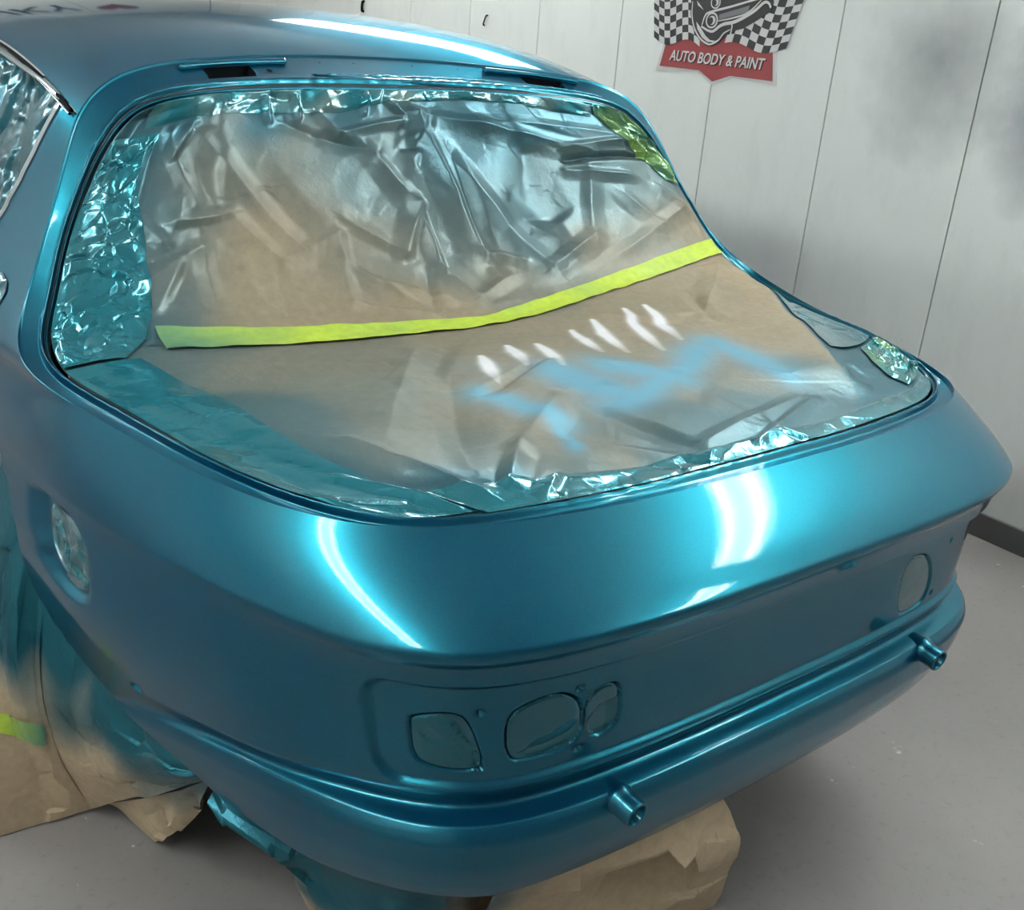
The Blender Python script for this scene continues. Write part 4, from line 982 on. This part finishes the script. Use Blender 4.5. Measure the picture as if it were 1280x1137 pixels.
# ------------------------------------------------------------------ paper skirts round the wheel and under the tail
PAPER_LOW = paper_mat('kraft_skirt_lightened', (.50, .385, .255), (.012, .115, .155))  # kraft colour lightened here to make up for weak light near the floor
def drape(name, label, top, bot, nu, nv, mat, bulge=.0, amp=.5, cells=40, seed=1, mist=None, left=None, right=None, cat='masking paper', smooth_it=3):
    tp, bt = np.array(top, float), np.array(bot, float); u = np.linspace(0, 1, nu); v = np.linspace(0, 1, nv)
    Tp = at_len(tp, arclen(tp), u * arclen(tp)[-1]); Bt = at_len(bt, arclen(bt), u * arclen(bt)[-1])
    P = Tp[None] * (1 - v[:, None, None]) + Bt[None] * v[:, None, None]
    for side_, k in ((left, 0), (right, -1)):
        if side_ is not None:
            s_ = np.array(side_, float); S_ = at_len(s_, arclen(s_), v * arclen(s_)[-1]); d_ = S_ - P[:, k]
            w_ = (1 - u if k == 0 else u)[None, :, None]; P = P + d_[:, None] * w_
    n_ = norm(np.cross(np.gradient(P, axis=1), np.gradient(P, axis=0)))
    cdir = np.array(CAM_POS) - P; n_ *= np.sign((n_ * cdir).sum(-1, keepdims=True))
    nm = norm(n_.mean((0, 1))); n_ = norm(.5 * n_ + .5 * nm)
    Lx, Ly = arclen(tp)[-1], np.linalg.norm(P[-1, nu // 2] - P[0, nu // 2]); x, y = np.meshgrid(u * Lx, v * Ly)
    h = bulge * np.sin(np.pi * v)[:, None] * np.sin(np.pi * np.clip(u, .02, .98))[None] ** .6
    h = h + amp * (facets(x, y, cells, seed, .32) + .30 * facets(x, y, cells * 5, seed + 1, .25)) * (sstep(0, .45, v)[:, None])
    P = P + n_ * h[..., None]; P[..., 2] = np.maximum(P[..., 2], .002)
    m_ = mist(x, y, P) if mist else np.zeros(x.shape)
    c = np.stack([np.clip(m_, 0, 1), 0 * m_, 0 * m_], -1)
    o = mesh_np(name, P.reshape(-1, 3), grid_faces(nv, nu), mat, None, True, c.reshape(-1, 3)); props(o, label, cat); return P
arch_top = [(-.788, 1.20, .73), (-.828, 1.06, .69), (-.836, .97, .636), (-.836, .91, .597), (-.832, .882, .524), (-.824, .85, .472), (-.806, .80, .434), (-.784, .675, .419), (-.758, .60, .394), (-.737, .52, .379), (-.716, .478, .358), (-.710, .47, .346)]
def wheel_mist(x, y, P):
    d = np.min(np.linalg.norm(P[:, :, None, :] - np.array(arch_top)[None, None], axis=-1), -1)
    return 1.15 * (1 - sstep(.05, .27, d + .035 * fnoise(x, y, 3.5, 301))) 
drape('masking_paper', 'kraft paper bag draped over the left rear wheel, misted teal under the arch', arch_top,
      [(-1.03, 1.20, .003), (-1.0, 1.02, .003), (-.957, .893, .003), (-.88, .886, .003), (-.800, .868, .012), (-.778, .78, .085), (-.755, .63, .20), (-.735, .50, .305), (-.728, .462, .335)], 260, 150, PAPER_LOW, bulge=.05, amp=.32, cells=22, seed=311, mist=wheel_mist)
drape('masking_paper', 'narrow tan paper flap hanging behind the wheel bag below the left sill',
      [(-.775, .84, .035), (-.755, .70, .14), (-.735, .56, .25), (-.715, .475, .325)], [(-.71, .74, .018), (-.705, .66, .085), (-.708, .58, .165), (-.722, .53, .225)], 120, 50, PAPER_LOW, bulge=.008, amp=.5, cells=12, seed=321,
      mist=lambda x, y, P: .05 + .75 * sstep(.16, .30, P[..., 2] + .02 * fnoise(x, y, 8, 322)))
drape('masking_paper', 'teal misted paper hanging below the left corner of the tail, tan at its lower end',
      [(-.712, .448, .346), (-.690, .355, .348), (-.668, .275, .350), (-.640, .218, .352), (-.610, .160, .354), (-.574, .112, .356), (-.535, .085, .358), (-.48, .088, .358), (-.42, .092, .358)],
      [(-.732, .448, .275), (-.712, .43, .235), (-.672, .41, .185), (-.640, .40, .145), (-.628, .405, .085), (-.60, .40, .02), (-.53, .36, .003), (-.40, .29, .003), (-.33, .25, .003)], 260, 130, PAPER_LOW, bulge=.006, amp=.6, cells=10, seed=331,
      mist=lambda x, y, P: 1.0 * sstep(.08, .24, P[..., 2] + .04 * fnoise(x, y, 5, 332)) * (1 - .5 * sstep(-.53, -.47, P[..., 0])))
drape('masking_paper', 'plain tan kraft paper sheet hanging to the floor below the middle of the tail',
      [(-.478, .052, .354), (-.42, .042, .354), (-.333, .036, .353), (-.2, .030, .350), (-.08, .030, .347)],
      [(-.415, .245, .004), (-.30, .16, .004), (-.14, .10, .004), (.045, .062, .004)], 300, 150, PAPER_LOW, bulge=.004, amp=.62, cells=9, seed=341,
      right=[(-.085, .026, .352), (-.045, .024, .29), (-.012, .030, .23), (.004, .034, .17), (.018, .045, .09), (.03, .055, .04), (.028, .062, .004)],
      mist=lambda x, y, P: .42 * np.exp(-((P[..., 0] + .43 + .5 * (.3 - P[..., 2])) / .045) ** 2) * sstep(.12, .25, P[..., 2]) + .4 * (1 - sstep(-.47, -.42, P[..., 0])))
# ------------------------------------------------------------------ wall sign (flat painted board) and marks on the right wall
def plate(name, pts, d0, d1, mat, parent):
    """flat polygon (y, z) on the right wall, from d0 to d1 metres proud of the panels"""
    bm = bmesh.new(); f = bm.faces.new([bm.verts.new((WALL_R - d0, y, z)) for y, z in pts])
    r = bmesh.ops.extrude_face_region(bm, geom=[f]); vs = [e for e in r['geom'] if isinstance(e, bmesh.types.BMVert)]
    bmesh.ops.translate(bm, verts=vs, vec=(-(d1 - d0), 0, 0)); bmesh.ops.recalc_face_normals(bm, faces=bm.faces)
    bmesh.ops.triangulate(bm, faces=[q for q in bm.faces if len(q.verts) > 4])
    me = bpy.data.meshes.new(name); bm.to_mesh(me); bm.free(); me.materials.append(mat)
    o = bpy.data.objects.new(name, me); link(o, parent)
    if parent.type == 'EMPTY': o.matrix_parent_inverse = Matrix.Translation(-Vector(parent.location))
    return o
def spline2(pts, n=6):
    P = np.array(pts, float); P = np.vstack([2 * P[0] - P[1], P, 2 * P[-1] - P[-2]]); out = []
    for i in range(1, len(P) - 2):
        for t in np.linspace(0, 1, n, endpoint=False):
            a, b_, c, d = P[i - 1], P[i], P[i + 1], P[i + 2]
            out.append(.5 * (2 * b_ + (c - a) * t + (2 * a - 5 * b_ + 4 * c - d) * t * t + (3 * b_ - a - 3 * c + d) * t ** 3))
    out.append(P[-2]); return np.array(out)
def stroke(name, pts, w0, d0, d1, mat, parent):
    Q = spline2(pts); t = norm(np.gradient(Q, axis=0)); nn_ = np.stack([-t[:, 1], t[:, 0]], 1)
    wv = w0 * (.45 + .55 * np.sin(np.pi * np.linspace(.06, .94, len(Q))))[:, None]
    A_, B_ = Q + nn_ * wv, Q - nn_ * wv
    V = np.vstack([np.c_[np.full(len(Q), WALL_R - d0), A_], np.c_[np.full(len(Q), WALL_R - d0), B_], np.c_[np.full(len(Q), WALL_R - d1), A_], np.c_[np.full(len(Q), WALL_R - d1), B_]])
    n_ = len(Q); F = []
    for i in range(n_ - 1):
        F += [(2 * n_ + i, 2 * n_ + i + 1, 3 * n_ + i + 1, 3 * n_ + i), (i, i + 1, 2 * n_ + i + 1, 2 * n_ + i), (n_ + i, 3 * n_ + i, 3 * n_ + i + 1, n_ + i + 1)]
    return mesh_np(name, V, F, mat, parent, False)
SWHITE = simple('sign_white', (.66, .64, .63), .5); SRED = simple('sign_red', (.33, .052, .055), .5); SDARK = simple('sign_charcoal', (.035, .033, .035), .5); SGREY = simple('sign_grey', (.20, .20, .205), .5); SSHADOW = simple('sign_lettering_shadow', (.05, .012, .012), .5)
sign = empty('wall_sign', (WALL_R, 2.08, 1.26), 'body shop sign with chequered flags, engine art and red banner on the white wall', 'sign')
plate('border', [(2.3561, 1.405), (2.3929, 1.2832), (2.1694, 1.2923), (2.0842, 1.2505), (1.994, 1.2838), (1.7824, 1.2746), (1.8040, 1.405), (1.8925, 1.4254), (2.2846, 1.4316)], .0, .003, SWHITE, sign)
plate('banner', [(2.3475, 1.3952), (2.3713, 1.2984), (2.1588, 1.2978), (2.0849, 1.2643), (2.0018, 1.2904), (1.8016, 1.2891), (1.823, 1.3956), (1.8925, 1.4254), (2.2846, 1.4316)], .003, .0045, SRED, sign)
def flag(corners, nx, ny, wave, d, label_dark_first):
    TL, TR, BR, BL = [np.array(c) for c in corners]
    def pt(u, v):
        p = (1 - v) * ((1 - u) * TL + u * TR) + v * ((1 - u) * BL + u * BR)
        return p + np.array([0, wave(u)])
    us = np.linspace(0, 1, nx * 3 + 1)
    plate('flag', [tuple(pt(u, 0)) for u in us] + [tuple(pt(u, 1)) for u in us[::-1]], d, d + .0015, SWHITE, sign)
    V = []; F = []
    for i in range(nx):
        for j in range(ny):
            if (i + j) % 2 == label_dark_first:
                for s_ in range(3):
                    u0, u1 = (i + s_ / 3) / nx, (i + (s_ + 1) / 3) / nx; v0, v1 = j / ny, (j + 1) / ny; k = len(V)
                    for (u, v) in ((u0, v0), (u1, v0), (u1, v1), (u0, v1)):
                        p = pt(u, v); V.append((WALL_R - d - .0019, p[0], p[1]))
                    F.append((k, k + 1, k + 2, k + 3))
    mesh_np('flag_checks', np.array(V), F, SDARK, sign, False)
flag([(2.4746, 1.72), (2.235, 1.72), (2.1703, 1.3817), (2.4184, 1.3963)], 8, 13, lambda u: .016 * math.sin(u * 6.6 + 2.9), .0045, 0)
flag([(1.975, 1.70), (1.690, 1.655), (1.7621, 1.3912), (2.0482, 1.3922)], 8, 11, lambda u: .014 * math.sin(u * 6.3 + .6), .0045, 1)
plate('artwork', [(2.2424, 1.66), (2.2413, 1.5386), (2.2346, 1.489), (2.2139, 1.442), (2.1763, 1.4051), (2.1391, 1.3867), (2.1089, 1.3854), (2.0694, 1.4013), (2.0485, 1.4257), (2.0196, 1.4405), (1.966, 1.4541), (1.9052, 1.485), (1.852, 1.5148), (1.8462, 1.5422), (1.8663, 1.60), (1.93, 1.68), (2.06, 1.74), (2.18, 1.72)], .0066, .0085, SDARK, sign)
plate('artwork_grille', [(2.0912, 1.4938), (1.9509, 1.5295), (1.955, 1.5079), (2.0879, 1.4771)], .0085, .0092, SGREY, sign)
plate('artwork_highlight', [(2.2001, 1.4654), (2.19, 1.4409), (2.1609, 1.4128), (2.1316, 1.3995), (2.1018, 1.3994), (2.0778, 1.4106), (2.0929, 1.4044), (2.1196, 1.406), (2.1457, 1.4205), (2.1699, 1.4419)], .0085, .0092, SWHITE, sign)
plate('artwork_highlight', [(2.21, 1.5373), (2.1707, 1.5072), (2.2023, 1.5218)], .0085, .0092, SWHITE, sign)
for pts, w0 in [([(2.2317, 1.5344), (2.2264, 1.4893), (2.2081, 1.4469), (2.1742, 1.4121), (2.1373, 1.3946), (2.1103, 1.3925), (2.0773, 1.408), (2.0562, 1.4319), (2.0272, 1.4467)], .0032),
                ([(2.1717, 1.4509), (2.1359, 1.4382), (2.1092, 1.4368), (2.0803, 1.4552), (2.0563, 1.4643), (2.0135, 1.4724), (1.9674, 1.491), (1.9234, 1.5142), (1.8871, 1.5409), (1.8661, 1.5395), (1.8542, 1.5252)], .0058),
                ([(2.0902, 1.4726), (2.0285, 1.4841), (1.9692, 1.4996), (1.9363, 1.518), (1.9007, 1.5489)], .0030),
                ([(2.1692, 1.4555), (2.1588, 1.4875), (2.1351, 1.501), (2.0365, 1.5231), (1.9597, 1.542), (1.8848, 1.5578)], .0038),
                ([(2.0317, 1.4686), (2.0205, 1.4603), (2.0209, 1.447), (2.0219, 1.4205), (2.0129, 1.4232)], .0028),
                ([(2.23, 1.60), (2.17, 1.59), (2.08, 1.60), (1.98, 1.62), (1.90, 1.61)], .004), ([(2.20, 1.66), (2.12, 1.64), (2.02, 1.66), (1.95, 1.66)], .004)]:
    stroke('artwork_line', pts, w0, .0092, .0098, SWHITE, sign)
def oval(name, c, ry, rz, d, mat):
    plate(name, [(c[0] + ry * math.cos(t_), c[1] + rz * math.sin(t_)) for t_ in np.linspace(0, 2 * math.pi, 25)[:-1]], d, d + .0006, mat, sign)
for c, r in (((2.1217, 1.4734), .030), ((2.1143, 1.5345), .024)):
    oval('artwork_lamp', c, r, r * .92, .0098, SWHITE); oval('artwork_lamp', c, r * .78, r * .72, .0105, SDARK)
    oval('artwork_lamp', (c[0] - .002, c[1]), r * .58, r * .52, .0112, SWHITE); oval('artwork_lamp', (c[0] + .004, c[1] - .002), r * .40, r * .42, .0119, SDARK)
def wall_text(name, body, y_left, y_right, z0, cap, d, mat, parent, rot, wall='R', shear=.22, fat=.016):
    cu = bpy.data.curves.new(name, 'FONT'); cu.body = body; cu.size = 1.0; cu.shear = shear; cu.offset = fat; cu.extrude = .01
    o = bpy.data.objects.new(name, cu); link(o, parent); bpy.context.view_layer.update()
    xs = [v[0] for v in o.bound_box]; wd = max(xs) - min(xs); sx = abs(y_right - y_left) / wd; sy = cap / .72
    o.data.materials.append(mat)
    M = Matrix.Identity(4)
    if wall == 'R':      # text runs towards -y, up is +z, faces -x
        cols = [(0, -sx, 0), (0, 0, sy), (-.05, 0, 0)]; org = (WALL_R - d, y_left + min(xs) * sx, z0)
    else:                # front wall, runs towards +x, faces -y
        cols = [(sx, 0, 0), (0, 0, sy), (0, -.05, 0)]; org = (y_left - min(xs) * sx, WALL_F - d, z0)
    for c in range(3):
        for r_ in range(3): M[r_][c] = cols[c][r_]
    for r_ in range(3): M[r_][3] = org[r_]
    # bake the placement into a mesh so the part keeps a clean transform
    dg = bpy.context.evaluated_depsgraph_get(); me = bpy.data.meshes.new_from_object(o.evaluated_get(dg)); me.transform(M)
    bpy.data.objects.remove(o); me.materials.clear(); me.materials.append(mat)
    p = bpy.data.objects.new(name, me); link(p, parent)
    p.matrix_parent_inverse = Matrix.Translation(-Vector(parent.location)); return p
wall_text('lettering_shadow', 'AUTO BODY & PAINT', 2.317, 1.840, 1.3205, .0385, .0050, SSHADOW, sign, 0)
wall_text('lettering', 'AUTO BODY & PAINT', 2.3215, 1.8445, 1.3235, .0385, .0062, SWHITE, sign, 0)
# painted name and red emblem on the front wall (seen mirrored in the roof)
NAVY = simple('sign_navy', (.012, .022, .06), .5); HEART = simple('emblem_red', (.20, .02, .03), .5)
fs = empty('wall_sign', (.3, WALL_F, 2.2), 'navy lettering with a red emblem high on the far end wall', 'sign')
wall_text('lettering', 'NKY', .02, .80, 2.16, .36, .004, NAVY, fs, 0, wall='F', shear=0, fat=.02)
hp = [(16 * math.sin(t_) ** 3, 13 * math.cos(t_) - 5 * math.cos(2 * t_) - 2 * math.cos(3 * t_) - math.cos(4 * t_)) for t_ in np.linspace(0, 2 * math.pi, 40)[:-1]]
V = np.array([(1.12 + x * .0115, WALL_F - .002 - q, 2.40 + y * .0115) for q in (0, .003) for x, y in hp]); n_ = len(hp)
mesh_np('emblem', V, [(i, (i + 1) % n_, n_ + (i + 1) % n_, n_ + i) for i in range(n_)] + [tuple(range(n_)), tuple(range(n_, 2 * n_))[::-1]], HEART, fs, False)
# two little dark hooks on the right wall
for (y_, z_, hgt, sl, rr_, lb) in ((4.72, 1.405, .052, .004, .007, 'small black hook on the white wall above the car roof'), (3.55, 1.388, .045, .022, .0035, 'thin dark wire hook on the white wall, nearer the sign')):
    P = np.array([(WALL_R - .001, y_, z_ + hgt), (WALL_R - .012, y_ - .002, z_ + hgt * .96), (WALL_R - .014, y_ + sl * .3, z_ + hgt * .5), (WALL_R - .012, y_ + sl * .8, z_ + .004), (WALL_R - .001, y_ + sl, z_)])
    Q = at_len(P, arclen(P), np.linspace(0, arclen(P)[-1], 24)); t_ = norm(np.gradient(Q, axis=0)); a_ = norm(np.cross(t_, [0.2, 1, .1])); b_ = np.cross(t_, a_)
    V = np.array([Q + rr_ * (math.cos(q) * a_ + math.sin(q) * b_) for q in np.linspace(0, 2 * math.pi, 9)])
    o = mesh_np('wall_hook', V.reshape(-1, 3), grid_faces(9, 24), DARK); props(o, lb, 'hook', 'hooks on the right wall')
# lime tape stuck on the wheel bag
wheel_bag = [o for o in COL.objects if o.get('label', '').startswith('kraft paper bag draped')][0]
wb_bvh = BVHTree.FromPolygons([v.co for v in wheel_bag.data.vertices], [tuple(p.vertices) for p in wheel_bag.data.polygons])
na, nb = 50, 10; V = []
for j in range(nb):
    for i in range(na):
        a_ = i / (na - 1); b_ = j / (nb - 1)
        # strip about 11 cm long running level round the bag, dipping to the right
        x_ = -.958 + .088 * a_; z_ = (.322 - .050 * a_ ** 1.3) - .042 * b_
        h_ = wb_bvh.ray_cast(Vector((x_, .2, z_ + .25)), Vector((0, 1, -.42)).normalized())
        V.append(tuple(h_[0] + h_[1].normalized() * (.010 if h_[1].y < 0 else -.010)) if h_[0] is not None else (x_, .8, z_))
V = np.array(V); cc = np.zeros((len(V), 3)); cc[:, 0] = np.tile(np.linspace(0, 1, na) ** 2.2 * .8, nb)
o = mesh_np('masking_tape', V, grid_faces(nb, na), TAPEM, None, True, cc); props(o, 'short lime tape piece on the paper bag over the left wheel', 'tape')
